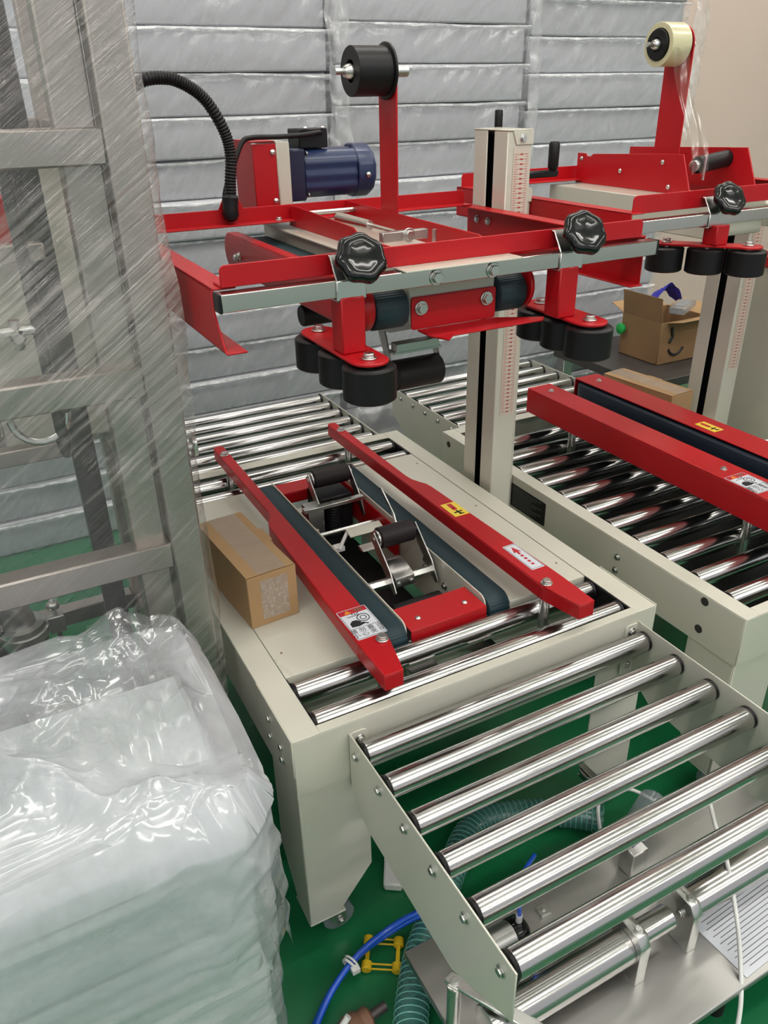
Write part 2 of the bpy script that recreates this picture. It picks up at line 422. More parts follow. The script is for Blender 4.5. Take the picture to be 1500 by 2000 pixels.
def press_wheels(parent, xc, ys, z, post_y, post_x, post_top, r=.041, dx=0.0):
    """stadium plate with three rubber wheels, hanging from a square post; dx skews the row"""
    y0, y1 = ys[0] - .030, ys[-1] + .030
    def px(y): return xc + dx * (y - ys[0])
    out = []
    for a, b_ in arc(xc, ys[0], .030, 180, 360, 10): out.append((a, b_))
    for a, b_ in arc(px(ys[-1]), ys[-1], .030, 0, 180, 10): out.append((a, b_))
    pl = B().prism(out, 'z', z, z + .005).build('wheel_plate', RED, parent, .0012)
    for y in ys:
        b = B().lathe((px(y), y, z - .057), (0, 0, 1), [(0, r * .5), (0, r - .004), (.003, r), (.050, r), (.053, r - .004), (.053, r * .5)], 36)
        wv = b.build('press_wheel', RUBBER, parent)
        B().cyl((px(y), y, z - .0045), (px(y), y, z), .010, n=14).build('spacer', ZINC, wv)
        inst('bolt', BOLT_L, (px(y), y, z + .005), wv, (0, 0, 1))
    B().box(post_x - .0195, post_x + .0195, post_y - .019, post_y + .019, z + .005, post_top).build('wheel_post', RED, parent, .002)

def knob_clamp(parent, x, ybar, zbar, tilt=(-.28, -.78, .56)):
    """star knob on a bent zinc clamp that rides on the chrome bar"""
    d = V(tilt).normalized()
    c = B()
    c.box(x - .024, x + .024, ybar - .0165, ybar - .013, zbar - .018, zbar + .012)
    c.box(x - .024, x + .024, ybar - .0165, ybar + .018, zbar - .018, zbar - .0145)
    c.prism([(ybar - .0165, zbar + .012), (ybar - .013, zbar + .012), (ybar + .009, zbar + .043), (ybar + .006, zbar + .046)], 'x', x - .024, x + .024)
    c.box(x - .024, x + .024, ybar + .006, ybar + .016, zbar + .042, zbar + .045)
    cl = c.build('knob_clamp', ZINC, parent, .0012)
    base = V((x + .012, ybar - .006, zbar + .025))
    B().cyl(base, base + d * .024, .010, .013, 18).build('knob_neck', BPLAST, cl)
    u = d.orthogonal().normalized(); v2 = d.cross(u)
    k = B(); prof = [(.018, .016), (.021, .030), (.027, .0365), (.034, .0375), (.040, .034), (.0425, .028), (.0405, .021), (.0385, .013), (.038, .001)]
    n = 84; vs = []; fs = []
    for t, r in prof:
        for i in range(n):
            a = 2 * PI * i / n
            lob = 1 + .045 * math.cos(7 * a) * min(1, r / .034)
            vs.append(base + d * t + (u * math.cos(a) + v2 * math.sin(a)) * r * lob)
    for j in range(len(prof) - 1):
        for i in range(n):
            i2 = (i + 1) % n
            fs.append((j * n + i, j * n + i2, (j + 1) * n + i2, (j + 1) * n + i))
    fs.append(list(range(n))[::-1]); fs.append([(len(prof) - 1) * n + i for i in range(n)])
    k.add(vs, fs); k.build('star_knob', BPLAST, parent, smooth=60)

def chrome_bar(parent, x0, x1, y, z, h=.0125):
    b = B().box(x0 + .004, x1 - .004, y - h, y + h, z - h, z + h).build('slide_bar', BARST, parent, .0012)
    for xa in (x0, x1 - .005):
        B().box(xa, xa + .005, y - h - .0006, y + h + .0006, z - h - .0006, z + h + .0006).build('bar_end_cap', BMATT, b, .001)
    return b

def side_rail(parent, x, sx, y0, y1, z0, z1, cut=0.0):
    """C channel along y, open towards sx"""
    b = B()
    b.prism([(y0 + cut, z1), (y1, z1), (y1, z0), (y0, z0), (y0 + cut, z0 + .05)], 'x', x, x + sx * .003)
    b.box(min(x, x + sx * .036), max(x, x + sx * .036), y0 + cut, y1, z1 - .003, z1)
    b.prism([(x, y0 - .006), (x + sx * .030, y0 - .006), (x + sx * .030, y1), (x, y1)], 'z', z0, z0 + .003)
    return b.build('side_rail', RED, parent, .001)

def cross_angle(parent, x0, x1, y, z0, z1, face):
    """rounded upright strip with a flat flange behind it"""
    r = .009
    poly = [(x0, z0), (x1, z0)] + arc(x1 - r, z1 - r, r, 0, 90, 5) + arc(x0 + r, z1 - r, r, 90, 180, 5)
    b = B().prism(poly, 'y', y - .0015, y + .0015)
    b.box(x0, x1, min(y, y + face * .035), max(y, y + face * .035), z0, z0 + .003)
    return b.build('cross_angle', RED, parent, .0008)

def tape_mast(parent, x, y0, y1, z0, ztop, roll_x, rr, tape=False):
    yc = (y0 + y1) / 2; zc = ztop - (y1 - y0) / 2 - .012
    poly = [(y0, z0), (y1, z0), (y1, zc)] + arc(yc, zc, (y1 - y0) / 2, 0, 180, 12)
    B().prism(poly, 'x', x - .002, x + .002).build('tape_mast', RED, parent, .0008)
    B().lathe((x - .003, yc, zc), (-1, 0, 0), [(0, rr + .006), (.004, rr + .006), (.005, rr + .003)], 36).build('core_flange', BMATT, parent)
    b = B(); b.ring((x - .008, yc, zc), (-1, 0, 0), rr, rr * .45, x - .008 - roll_x, 40)
    b.cyl((x - .008, yc, zc), (roll_x + .022, yc, zc), rr * .45, n=24)
    core = b.build('tape_core', BMATT, parent, .001)
    ax = B(); ax.cyl((roll_x - .030, yc, zc), (x + .038, yc, zc), .0055, n=14)
    ax.cyl((x + .004, yc, zc), (x + .040, yc, zc), .010, n=16)
    ax.lathe((roll_x - .012, yc, zc), (1, 0, 0), [(0, .009), (.008, .013), (.016, .013), (.02, .015), (.032, .015)], 18)
    ax.build('mandrel', ZINC, core)
    if tape:
        B().ring((x - .012, yc, zc), (-1, 0, 0), rr + .014, rr + .001, x - .012 - roll_x - .006, 44).build('tape_roll', TAPE, parent, .001)
    return yc, zc

def plate_print(parent, name, polys, ax_origin, z, m, h=.0004):
    """flat ink shapes: polys in local (u, v), laid on a horizontal sticker"""
    b = B()
    for p in polys:
        b.prism([(ax_origin[0] + u, ax_origin[1] + v) for u, v in p], 'z', z, z + h)
    return b.build(name, m, parent)
def disc(cx, cy, ro, ri=None, n=20):
    if ri is None: return [arc(cx, cy, ro, 0, 342, n - 1)]
    out = []
    for k in range(n):
        a0, a1 = 360 * k / n, 360 * (k + 1) / n
        out.append([arc(cx, cy, ro, a0, a1, 1)[0], arc(cx, cy, ro, a0, a1, 1)[1], arc(cx, cy, ri, a0, a1, 1)[1], arc(cx, cy, ri, a0, a1, 1)[0]])
    return out
def line(p, q, w_):
    dx, dy = q[0] - p[0], q[1] - p[1]; L = math.hypot(dx, dy); nx, ny = -dy / L * w_ / 2, dx / L * w_ / 2
    return [(p[0] + nx, p[1] + ny), (p[0] - nx, p[1] - ny), (q[0] - nx, q[1] - ny), (q[0] + nx, q[1] + ny)]

def warning_label(parent, xc, yc, z, w_=.060, h=.096):
    s = B().prism(rrect(xc - w_ / 2, xc + w_ / 2, yc - h / 2, yc + h / 2, .003), 'z', z, z + .0005).build('warning_label', STICK_W, parent)
    z += .0005; o = (xc - w_ / 2, yc - h / 2)
    k = w_ / .060; g = h / .096
    sc = lambda P: [[(u * k, v * g) for u, v in p] for p in P]
    plate_print(s, 'label_header', sc([[(.002, .080), (.058, .080), (.058, .094), (.002, .094)]]), o, z, STICK_R)
    plate_print(s, 'warning_triangle', sc([[(.012, .0815), (.026, .0815), (.019, .093)]]), o, z + .0003, ORANGE)
    plate_print(s, 'header_mark', sc([[(.034, .0835), (.050, .0835), (.050, .0905), (.034, .0905)]]), o, z + .0003, BROWN)
    P = []
    P += disc(.040, .060, .0125, .0108) + disc(.040, .060, .0065, .0050)
    P += [line((.012, .0715), (.040, .0720), .0013)]
    P += [[(.008, .040), (.022, .038), (.034, .041), (.036, .0455), (.028, .0455), (.031, .050), (.024, .0575), (.016, .058), (.0085, .051)]]
    P += [line((.030, .047), (.041, .0385), .0028)]
    P += [line((.026, .076), (.024, .081), .002), line((.031, .0745), (.030, .0785), .002), line((.034, .0755), (.038, .0795), .0018)]
    P += [line((.002, .0335), (.058, .0335), .0006)]
    for a, b_ in (((.002, .002), (.058, .002)), ((.002, .094), (.058, .094)), ((.002, .002), (.002, .094)), ((.058, .002), (.058, .094))): P += [line(a, b_, .0006)]
    plate_print(s, 'pinch_pictogram', sc(P), o, z, INK)
    for row, (tx, yy) in enumerate((('請 勿 靠 近', .0245), ('小 心 夾 伤', .0115))):
        inst('lettering', text_mesh(tx, .0135 * k, INK), (xc, yc - h / 2 + yy * g, z + .0004), s)

def yellow_label(parent, x0, x1, y0, y1, z):
    s = B().box(x0, x1, y0, y1, z, z + .0005).build('yellow_label', STICK_Y, parent)
    w_, h = x1 - x0, y1 - y0; o = (x0, y0); z += .0005
    plate_print(s, 'red_mark', [[(.35 * w_, .56 * h), (.65 * w_, .56 * h), (.65 * w_, .92 * h), (.35 * w_, .92 * h)], arc(.5 * w_, .52 * h, .16 * w_, 0, 330, 11)], o, z, STICK_R)
    plate_print(s, 'plug_pictogram', [line((.5 * w_, .40 * h), (.5 * w_, .08 * h), .10 * w_), line((.22 * w_, .26 * h), (.78 * w_, .30 * h), .12 * w_), line((.5 * w_, .2 * h), (.72 * w_, .08 * h), .1 * w_)], o, z, INK)

def arrow_label(parent, x0, x1, y0, y1, z):
    s = B().prism(rrect(x0, x1, y0, y1, .003), 'z', z, z + .0005).build('arrow_label', STICK_W, parent)
    w_, h = x1 - x0, y1 - y0; o = (x0, y0); z += .0005
    P = [[(.5 * w_, .90 * h), (.22 * w_, .68 * h), (.42 * w_, .70 * h), (.42 * w_, .60 * h), (.58 * w_, .60 * h), (.58 * w_, .70 * h), (.78 * w_, .68 * h)]]
    for i in range(4):
        v0 = (.50 - .115 * i) * h; P += [[(.40 * w_, v0), (.60 * w_, v0), (.60 * w_, v0 + .06 * h), (.40 * w_, v0 + .06 * h)]]
    plate_print(s, 'arrow_print', P, o, z, STICK_R)
    Q = []
    for a, b_ in (((.06, .03), (.94, .03)), ((.06, .97), (.94, .97)), ((.06, .03), (.06, .97)), ((.94, .03), (.94, .97))): Q += [line((a[0] * w_, a[1] * h), (b_[0] * w_, b_[1] * h), .0006)]
    plate_print(s, 'label_border', Q, o, z, INK)

# ------------------------------------------------------------------ front carton sealer (top-and-bottom belts)
T = .58
m1 = thing('carton_sealing_machine', 'cream and red carton sealer in front with raised press head and blue motor', 'machine', (.4, .55, 0))
# table: rim, sheets and side panels
b = B()
for (x0, x1, y0, y1) in ((0, .05, 0, 1.10), (.75, .80, 0, 1.10), (.05, .75, 0, .020), (.05, .75, 1.06, 1.10)):
    b.box(x0, x1, y0, y1, T - .003, T)
b.build('table_rim', CREAM, m1, .001)
fp = B().box(0, .80, 0, .003, .455, T - .003).build('front_panel', CREAM, m1, .001)
B().box(0, .80, 1.097, 1.10, .455, T - .003).build('rear_panel', CREAM, m1, .001)
lp = B().box(0, .003, .003, 1.097, .445, T - .003).build('side_panel', CREAM, m1, .001)
rp = B().box(.797, .80, .003, 1.097, .445, T - .003).build('side_panel', CREAM, m1, .001)
for y, z in ((.11, .545), (.11, .505), (.055, .525), (.055, .497)):
    inst('bolt', BOLT, (0, y, z), lp, (-1, 0, 0))
    inst('bolt', BOLT, (.80, y, z), rp, (1, 0, 0))
# thin rim lips at the front corners
B().box(-.0025, 0, 0, .17, .50, T + .002).build('corner_lip', CREAM, m1, .0008)
B().box(.80, .8025, 0, .17, .50, T + .002).build('corner_lip', CREAM, m1, .0008)
for (x0, x1) in ((.0515, .250), (.550, .7485)):
    s = B().box(x0, x1, .158, .918, T - .004, T - .0005)
    s.box(x0, x1, .158, .1605, T - .035, T - .004); s.box(x0, x1, .9155, .918, T - .035, T - .004)
    pl = s.build('table_plate', CREAM, m1, .001)
    for yy in (.23, .55, .85):
        inst('rivet', RIVET, ((x0 + .02) if x0 < .4 else x1 - .02, yy, T - .0008), pl)
# inner roller boxes and cross members under the slots
for y0 in (.022, .922):
    B().box(.05, .053, y0, y0 + .134, T - .06, T - .003).build('roller_cheek', BMATT, m1)
    B().box(.747, .75, y0, y0 + .134, T - .06, T - .003).build('roller_cheek', BMATT, m1)
for y in (.048, .134): roller(m1, .058, .740, y, T - .0225, .0212)
for y in (.945, 1.03): roller(m1, .058, .740, y, T - .0205, .0212)
B().box(.05, .75, .17, .20, .44, .50).build('cross_member', CREAM, m1, .002)
B().box(.05, .75, .88, .91, .44, .50).build('cross_member', CREAM, m1, .002)
for x in (.33, .47):
    bk = B().box(x - .03, x + .03, .03, .15, .505, .509).build('roller_bracket', STEEL, m1, .001)
    inst('bolt', BOLT, (x, .09, .509), bk, (0, 0, 1))
# legs with casters
for (x, y, sx, sy) in ((0, 0, 1, 1), (.80, 0, -1, 1), (0, 1.10, 1, -1), (.80, 1.10, -1, -1)):
    sheet_leg(m1, x + sx * .0031, y + sy * .0031, sx, sy, .50 if y else .454 + .05)
# bottom drive belts with side plates
for i, x0 in enumerate((.254, .496)):
    bl = B().prism(stadium(.152, .905, T - .040, T + .020, 12), 'x', x0, x0 + .050).build('drive_belt', BELT, m1, .0015, smooth=50)
for x0 in (.3055, .4915):
    poly = [(.165, .47), (.90, .47)] + arc(.885, T + .008, .015, 0, 90, 4) + arc(.185, T + .003, .02, 90, 180, 4)
    B().prism(poly, 'x', x0, x0 + .003).build('belt_side_plate', CREAM, m1, .0006)
# bottom tape head
hp = B().prism([(.153, T + .012), (.236, T + .012), (.236, T + .009), (.156, T + .009), (.156, T - .012), (.153, T - .012)], 'x', .312, .488).build('tape_head_cover', RED, m1, .001)
for x in (.345, .455): inst('screw', DOME, (x, .185, T + .012), hp, (0, 0, 1))
B().prism([(.152, T - .013), (.160, T - .013), (.160, T - .055), (.152, T - .055)], 'x', .3086, .4914).build('front_cross_plate', CREAM, m1, .001)
hp2 = B().box(.312, .488, .835, .895, T + .009, T + .012); hp2.box(.312, .488, .835, .838, T - .02, T + .009)
hp2.build('tape_head_cover', RED, m1, .001)
B().prism([(.30, T + .010), (.83, T + .014), (.83, T - .06), (.30, T - .06)], 'x', .3125, .3150).build('tape_head_cheek', RED, m1, .0008)
B().prism([(.52, T + .012), (.83, T + .014), (.83, T - .07), (.52, T - .07)], 'x', .4850, .4875).build('tape_head_cheek', RED, m1, .0008)
B().box(.316, .484, .30, .83, .44, .443).build('tape_head_floor', BMATT, m1)
def tape_roller(x0, x1, y, z, r, arm_foot, arm_x):
    ro = B().lathe((x0, y, z), (1, 0, 0), [(0, r - .003), (.003, r), (x1 - x0 - .003, r), (x1 - x0, r - .003)], 32).build('tape_roller', BROWNRUB, m1)
    B().ring((x0 - .004, y, z), (1, 0, 0), r * .8, .006, .004, 24).build('roller_bush', ZINC, ro)
    B().cyl((x0 - .012, y, z), (x1 + .012, y, z), .006, n=12).build('roller_axle', ZINC, ro)
    for ax in arm_x:
        a = B()
        p = V((ax, y, z)); q = V((ax, *arm_foot)); d = (q - p).normalized(); n_ = V((0, -d.z, d.y)) * .013
        mid = p + (q - p) * .55 + V((0, -.012, -.006))
        pts = [p + n_ - d * .012, mid + n_ * 1.1, q + n_ * .5, q - n_ * .5, mid - n_ * 1.1, p - n_ - d * .012]
        a.prism([(t.y, t.z) for t in pts], 'x', ax - .0017, ax + .0017)
        a.build('roller_arm', STEEL, m1, .0006)
tape_roller(.385, .472, .432, .640, .0245, (.335, .550), (.376, .481))
tape_roller(.378, .478, .785, .640, .0245, (.700, .548), (.369, .4835))
# hex bar, curved clamp, spring and knife of the tape head
hx = B().cyl((.318, .372, .560), (.484, .372, .560), .0115, n=6).build('hex_bar', ZINC, m1, .0005, smooth=20)
cp = B(); cp.prism([(.347, .556), (.350, .578), (.372, .586), (.405, .594), (.425, .588), (.425, .585), (.405, .591), (.373, .583), (.3535, .5755), (.350, .554)], 'x', .385, .432)
cpo = cp.build('tape_clamp', STEEL, m1, .0006)
for x in (.392, .424): inst('bolt', BOLT_S, (x, .3475, .565), cpo, (0, -1, .15))
B().cyl((.318, .300, .527), (.352, .300, .527), .016, n=20).build('tape_pulley', ZINC, m1, .001)
B().cyl((.352, .300, .527), (.47, .300, .527), .021, n=24).build('tape_drum', RUBBER, m1, .001)
B().prism([(.455, .600), (.478, .606), (.486, .600), (.470, .595)], 'x', .36, .462).build('knife_guard', STEEL, m1, .0008)
B().prism([(.545, T + .010), (.575, T + .018), (.578, T + .015), (.548, T + .006)], 'x', .372, .462).build('blade_cover', CREAM, m1, .0006)
B().cyl((.345, .555, .560), (.378, .575, .592), .0045, n=10).build('blade_lever', WHITE, m1)
B().box(.335, .36, .555, .575, .552, .565).build('blade_block', WHITE, m1, .001)
B().prism([(.52, .60), (.535, .628), (.60, .672), (.604, .668), (.545, .624), (.528, .598)], 'x', .481, .4845).build('tape_finger', ZINC, m1, .0005)
sp = B(); sp.tube([(.405 + .015 * math.cos(t * .55), .720 + .015 * math.sin(t * .55), .50 + t * .00068) for t in range(140)], .0026, 6)
sp.build('tension_spring', BMATT, m1)
B().box(.318, .484, .695, .712, .596, .606).build('spring_bar', ZINC, m1, .001)
B().cyl((.318, .645, .556), (.484, .645, .556), .006, n=12).build('tie_rod', ZINC, m1)
bx_ = B().box(.330, .372, .70, .745, .48, .60).build('spring_bracket', STEEL, m1, .001)
inst('bolt', BOLT, (.350, .6985, .535), bx_, (0, -1, 0))
B().box(.380, .47, .74, .83, .50, .60).build('brush_block', RUBBER, m1, .003)
for x, y, z in ((.4915, .40, .572), (.4915, .40, .552), (.4915, .318, .545)):
    inst('bolt', BOLT, (x, y, z), m1, (-1, 0, 0))
# red guide rails over the table
def guide_rail(mirror):
    f = (lambda x: x) if not mirror else (lambda x: .802 - x)
    def poly(off=0):
        P = [(.173, .0), (.209, .0), (.229, .088), (.241, 1.088), (.235, 1.096), (.219, 1.096), (.213, 1.088), (.212, .665), (.209, .640), (.200, .618), (.191, .600), (.188, .578), (.172, .10)]
        return [(f(x), y) for x, y in P]
    P = poly()
    n = len(P)
    b = B().prism(P, 'z', .647, .650)
    cx = sum(p[0] for p in P) / n
    for i in range(n):
        (xa, ya), (xb, yb) = P[i], P[(i + 1) % n]
        L = math.hypot(xb - xa, yb - ya); nx, ny = -(yb - ya) / L * .0025, (xb - xa) / L * .0025
        if mirror: nx, ny = -nx, -ny
        b.prism([(xa, ya), (xb, yb), (xb + nx, yb + ny), (xa + nx, ya + ny)], 'z', .616, .647)
    g = b.build('guide_rail', RED, m1, .0012)
    for x, y in ((.2165, .092), (.2255, 1.028)):
        inst('bolt', BOLT_L, (f(x), y, .650), g, (0, 0, 1))
    for x, y in ((.2165, .092), (.224, .99)):
        B().cyl((f(x), y, .50), (f(x), y, .646), .010, n=18).build('rail_post', ZINC, m1)
    return g
guide_rail(False); guide_rail(True)
warning_label(m1, .2065, .156, .6502)
yellow_label(m1, .578, .617, .415, .482, .6502)
arrow_label(m1, .5905, .6235, .145, .250, .6502)
# in-feed roller extension
def extension(parent, xl, xr, ys, zr, yatt, sgn, ztop, top_bolts=True, poly=None, r=.0205):
    """bolted-on roller bed; sgn -1 towards the front, +1 towards the back"""
    yend = yatt + sgn * .475
    P = poly or [(yatt, ztop), (yend, ztop), (yend, ztop - .10), (yatt + sgn * .335, ztop - .185), (yatt + sgn * .06, ztop - .172), (yatt, ztop - .132)]
    for x, s in ((xl, 1), (xr, -1)):
        pb = B().prism(P, 'x', x, x + s * .003)
        fl_ = rrect(min(x, x + s * .036), max(x, x + s * .036), ztop - .130, ztop - .001, .010)
        pb.prism(fl_, 'y', yatt, yatt + sgn * .003)
        po = pb.build('roller_bed_plate', CREAM, parent, .0008)
        for y in ys: inst('bolt', BOLT, (x, y, zr), po, (-s, 0, 0))
        for z in (ztop - .018, ztop - .10): inst('bolt', BOLT, (x + s * .020, yatt + sgn * .003, z), po, (0, sgn, 0))
    for y in ys: roller(parent, xl + .016, xr - .011, y, zr, r)
extension(m1, .100, .757, [-.028 - .0838 * i for i in range(6)], .526, -.0005, -1, .557)
extension(m1, .095, .745, [1.15 + .081 * i for i in range(6)], .550, 1.1005, 1, .572)
# right column, crank and cap
column(m1, .8155, .881, .612, .742, .30, 1.437, -1)
height_scale(m1, .832, .874, .6115, .78, 1.405)
cr = B().box(.846, .965, .757, .775, 1.405, 1.417).build('crank_arm', BMATT, m1, .003)
B().lathe((.898, .766, 1.4175), (0, 0, 1), [(0, .008), (.004, .0095), (.055, .0095), (.058, .008)], 16).build('crank_grip', BMATT, cr)
B().box(.846, .870, .742, .757, 1.33, 1.417).build('crank_bracket', CREAM, m1, .001)
# raised head frame
side_rail(m1, .0, 1, .125, .742, 1.197, 1.2803, .038)
srr = side_rail(m1, .806, -1, .166, .742, 1.192, 1.280)
for y in (.70, .655): inst('bolt', BOLT, (.803, y, 1.25), srr, (-1, 0, 0))
B().box(.806, .8195, .64, .715, 1.20, 1.275).build('column_carriage', CREAM, m1, .001)
cross_angle(m1, .013, .788, .160, 1.2805, 1.311, 1)
ca = cross_angle(m1, .013, .788, .736, 1.2805, 1.311, -1)
B().prism([(.195, 1.311), (.208, 1.335), (.236, 1.335), (.249, 1.311)], 'y', .7345, .7375).build('hose_tab', RED, m1, .0008)
inst('bolt', BOLT, (.318, .72, 1.2835), ca, (0, 0, 1))
chrome_bar(m1, .0, .806, .1455, 1.2645)
for x in (.345, .450): inst('bolt', BOLT_L, (x, .133, 1.2635), m1, (0, -1, 0))
B().box(.285, .50, .120, .16, 1.2775, 1.2803).build('bar_packing_plate', CREAM, m1, .0006)
knob_clamp(m1, .199, .1455, 1.2645, (-.10, -.80, .58)); knob_clamp(m1, .607, .1455, 1.2645, (-.12, -.80, .58))
press_wheels(m1, .205, [.092, .180, .275], 1.163, .145, .199, 1.252)
press_wheels(m1, .626, [.092, .160, .235], 1.163, .145, .603, 1.252, dx=.05)
# centre beam with upper drive belts
bm_ = B().box(.333, .500, .196, .86, 1.178, 1.262).build('centre_beam', CREAM, m1, .002)
B().box(.318, .347, .30, .84, 1.262, 1.2655).build('beam_edge_strip', CREAM, m1, .0008)
for x0, x1 in ((.266, .326), (.504, .560)):
    B().prism(stadium(.180, .85, 1.173, 1.239, 12), 'x', x0, x1).build('upper_belt', BELT, m1, .003, smooth=50)
B().prism(stadium(.176, .868, 1.174, 1.252, 12), 'x', .240, .262).build('belt_cover', RED, m1, .0015, smooth=45)
cv = B().prism(stadium(.176, .868, 1.174, 1.252, 12), 'x', .564, .572).build('belt_cover', RED, m1, .0015, smooth=45)
inst('bolt', BOLT, (.240, .79, 1.205), m1, (-1, 0, 0)); inst('bolt', BOLT, (.240, .765, 1.212), m1, (-1, 0, 0))
fpz = B().prism(rrect(.334, .500, 1.169, 1.222, .005), 'y', .1905, .1935)
fpz.prism([(.345, .1905), (.500, .1905), (.575, .150), (.560, .135), (.380, .135), (.360, .115), (.345, .150)], 'z', 1.166, 1.169)
fo = fpz.build('tape_guide_plate', RED, m1, .0008)
for x in (.352, .480): inst('bolt', BOLT_L, (x, .1905, 1.204), fo, (0, -1, 0))
# inner channel plates, rod, spring and stop bar on top of the head
B().prism([(.185, 1.268), (.74, 1.268), (.732, 1.308), (.70, 1.310), (.43, 1.301), (.40, 1.287), (.185, 1.287)], 'x', .349, .352).build('channel_plate', RED, m1, .0008)
B().prism([(.185, 1.268), (.74, 1.268), (.732, 1.310), (.22, 1.304), (.185, 1.295)], 'x', .479, .482).build('channel_plate', RED, m1, .0008)
B().cyl((.352, .690, 1.296), (.479, .690, 1.296), .005, n=12).build('channel_rod', ZINC, m1)
spr = B().cyl((.375, .545, 1.303), (.392, .445, 1.299), .0105, .009, 18); spr.cyl((.392, .445, 1.299), (.399, .36, 1.297), .0042, n=10)
spr.build('gas_spring', ZINC, m1)
sb = B().box(.355, .445, .325, .340, 1.287, 1.303).build('stop_bar', STEEL, m1, .001)
inst('bolt', BOLT_L, (.405, .325, 1.296), sb, (0, -1, 0))
B().cyl((.452, .315, 1.268), (.452, .315, 1.303), .0042, n=10).build('stop_screw', ZINC, m1)
# upper tape head under the beam
for xa in (.372, .478): B().prism([(.24, 1.178), (.80, 1.178), (.80, 1.15), (.62, 1.125), (.34, 1.125), (.26, 1.15)], 'x', xa, xa + .004).build('tape_head_cheek', STEEL, m1, .0008)
B().lathe((.382, .345, 1.040), (1, 0, 0), [(0, .026), (.003, .029), (.098, .029), (.101, .026)], 30).build('tape_roller', BROWNRUB, m1)
B().lathe((.305, .60, 1.110), (1, 0, 0), [(0, .020), (.003, .022), (.115, .022), (.118, .020)], 26).build('tape_roller', BROWNRUB, m1)
for x in (.378, .4845): B().prism([(.335, 1.050), (.36, 1.055), (.40, 1.13), (.37, 1.13)], 'x', x - .0015, x + .0015).build('roller_arm', STEEL, m1, .0005)
B().box(.380, .483, .335, .36, 1.083, 1.088).build('arm_bridge', STEEL, m1, .0005)
B().box(.382, .475, .33, .352, 1.088, 1.104).build('tape_brush', STEEL, m1, .001)
# gear motor on its bracket behind the head
mb = B().prism([(.80, 1.282), (.92, 1.282), (.92, 1.43), (.815, 1.43), (.80, 1.418)], 'x', .300, .303)
mb.box(.300, .352, .797, .800, 1.282, 1.425); mb.box(.300, .352, .80, .92, 1.427, 1.430); mb.box(.300, .352, .80, .92, 1.282, 1.285)
mbo = mb.build('motor_bracket', RED, m1, .0012)
B().box(.27, .58, .737, .80, 1.2805, 1.284).build('motor_shelf', RED, m1, .001)
for z in (1.312, 1.408): inst('screw', DOME, (.344, .797, z), mbo, (0, -1, 0))
B().box(.352, .382, .795, .925, 1.2845, 1.428).build('gearbox_plate', CREAM, m1, .002)
gm = B().box(.382, .422, .806, .912, 1.306, 1.412).build('gearbox', NAVYD, m1, .004)
prof = []
mo = B()
vs = []
for k in range(48):
    a = 2 * PI * k / 48; r = .050 if (k % 4) < 2 else .0475
    c_, s_ = math.cos(a), math.sin(a); q = max(abs(c_), abs(s_)); rr_ = min(r / q, .056)
    prof.append((.859 + c_ * rr_, 1.359 + s_ * rr_))
mo.prism(prof, 'x', .4225, .550)
moo = mo.build('motor', NAVY, m1, .0008)
mc = B().lathe((.5505, .859, 1.359), (1, 0, 0), [(0, .058), (.036, .058), (.046, .052), (.048, .040)], 12)
fan = mc.build('fan_cover', NAVY, m1, .002, smooth=25)
inst('screw', DOME, (.572, .8015, 1.352), fan, (0, -1, 0))
for z in (1.318, 1.402): inst('bolt', BOLT_S, (.4235, .8075, z), moo, (1, 0, 0))
tb = B().box(.418, .486, .826, .892, 1.411, 1.449).build('terminal_box', BMATT, m1, .002)
for x in (.435, .476): inst('screw', DOME, (x, .83, 1.449), tb, (0, 0, 1))
cab = B().tube(spline([(.47, .826, 1.441), (.455, .815, 1.441), (.42, .81, 1.438), (.36, .80, 1.437), (.30, .79, 1.438), (.275, .785, 1.43), (.250, .775, 1.39), (.226, .765, 1.35), (.216, .762, 1.315), (.214, .757, 1.29)]), .0052, 10)
cab.build('motor_cable', BMATT, m1)
# corrugated cable hose running back down beside the machine
hp_ = spline([(.2185, .722, 1.318), (.2235, .728, 1.36), (.232, .735, 1.41), (.225, .74, 1.455), (.198, .742, 1.505), (.165, .742, 1.532), (.125, .742, 1.546), (.075, .745, 1.540), (.045, .80, 1.505), (.030, .92, 1.42), (.022, 1.06, 1.25), (.020, 1.125, 1.0), (.020, 1.125, .75), (.020, 1.122, .55), (.020, 1.115, .52)], 26)
B().tube(hp_, .0115, 12, rfun=lambda i: .0118 if i % 3 else .0100).build('corrugated_hose', BMATT, m1, smooth=70)
B().lathe((.2185, .7215, 1.338), (-.10, -.05, -1), [(0, .0135), (.004, .0165), (.026, .0155), (.036, .017), (.046, .013), (.050, .004)], 18).build('hose_gland', BMATT, m1)
B().box(.0, .045, 1.1005, 1.14, .475, .51).build('hose_bracket', CREAM, m1, .001)
tape_mast(m1, .482, .502, .570, 1.270, 1.596, .405, .041)

# ------------------------------------------------------------------ second carton sealer (side belts)
T2 = .55; X2 = .956; X2R = 1.756
m2 = thing('carton_sealing_machine', 'cream and red carton sealer at the right with navy side belts and full roller bed', 'machine', (1.356, .49, 0))
b = B()
for (x0, x1, y0, y1) in ((X2, X2 + .042, -.10, 1.08), (X2R - .042, X2R, -.10, 1.08), (X2 + .042, X2R - .042, -.10, -.072), (X2 + .042, X2R - .042, 1.04, 1.08)):
    b.box(x0, x1, y0, y1, T2 - .003, T2)
b.build('table_rim', CREAM, m2, .001)
B().box(X2, X2R, -.10, -.097, .43, T2 - .003).build('front_panel', CREAM, m2, .001)
B().box(X2, X2R, 1.077, 1.08, .43, T2 - .003).build('rear_panel', CREAM, m2, .001)
sp2 = B().box(X2, X2 + .003, -.097, 1.077, .425, T2 - .003).build('side_panel', CREAM, m2, .001)
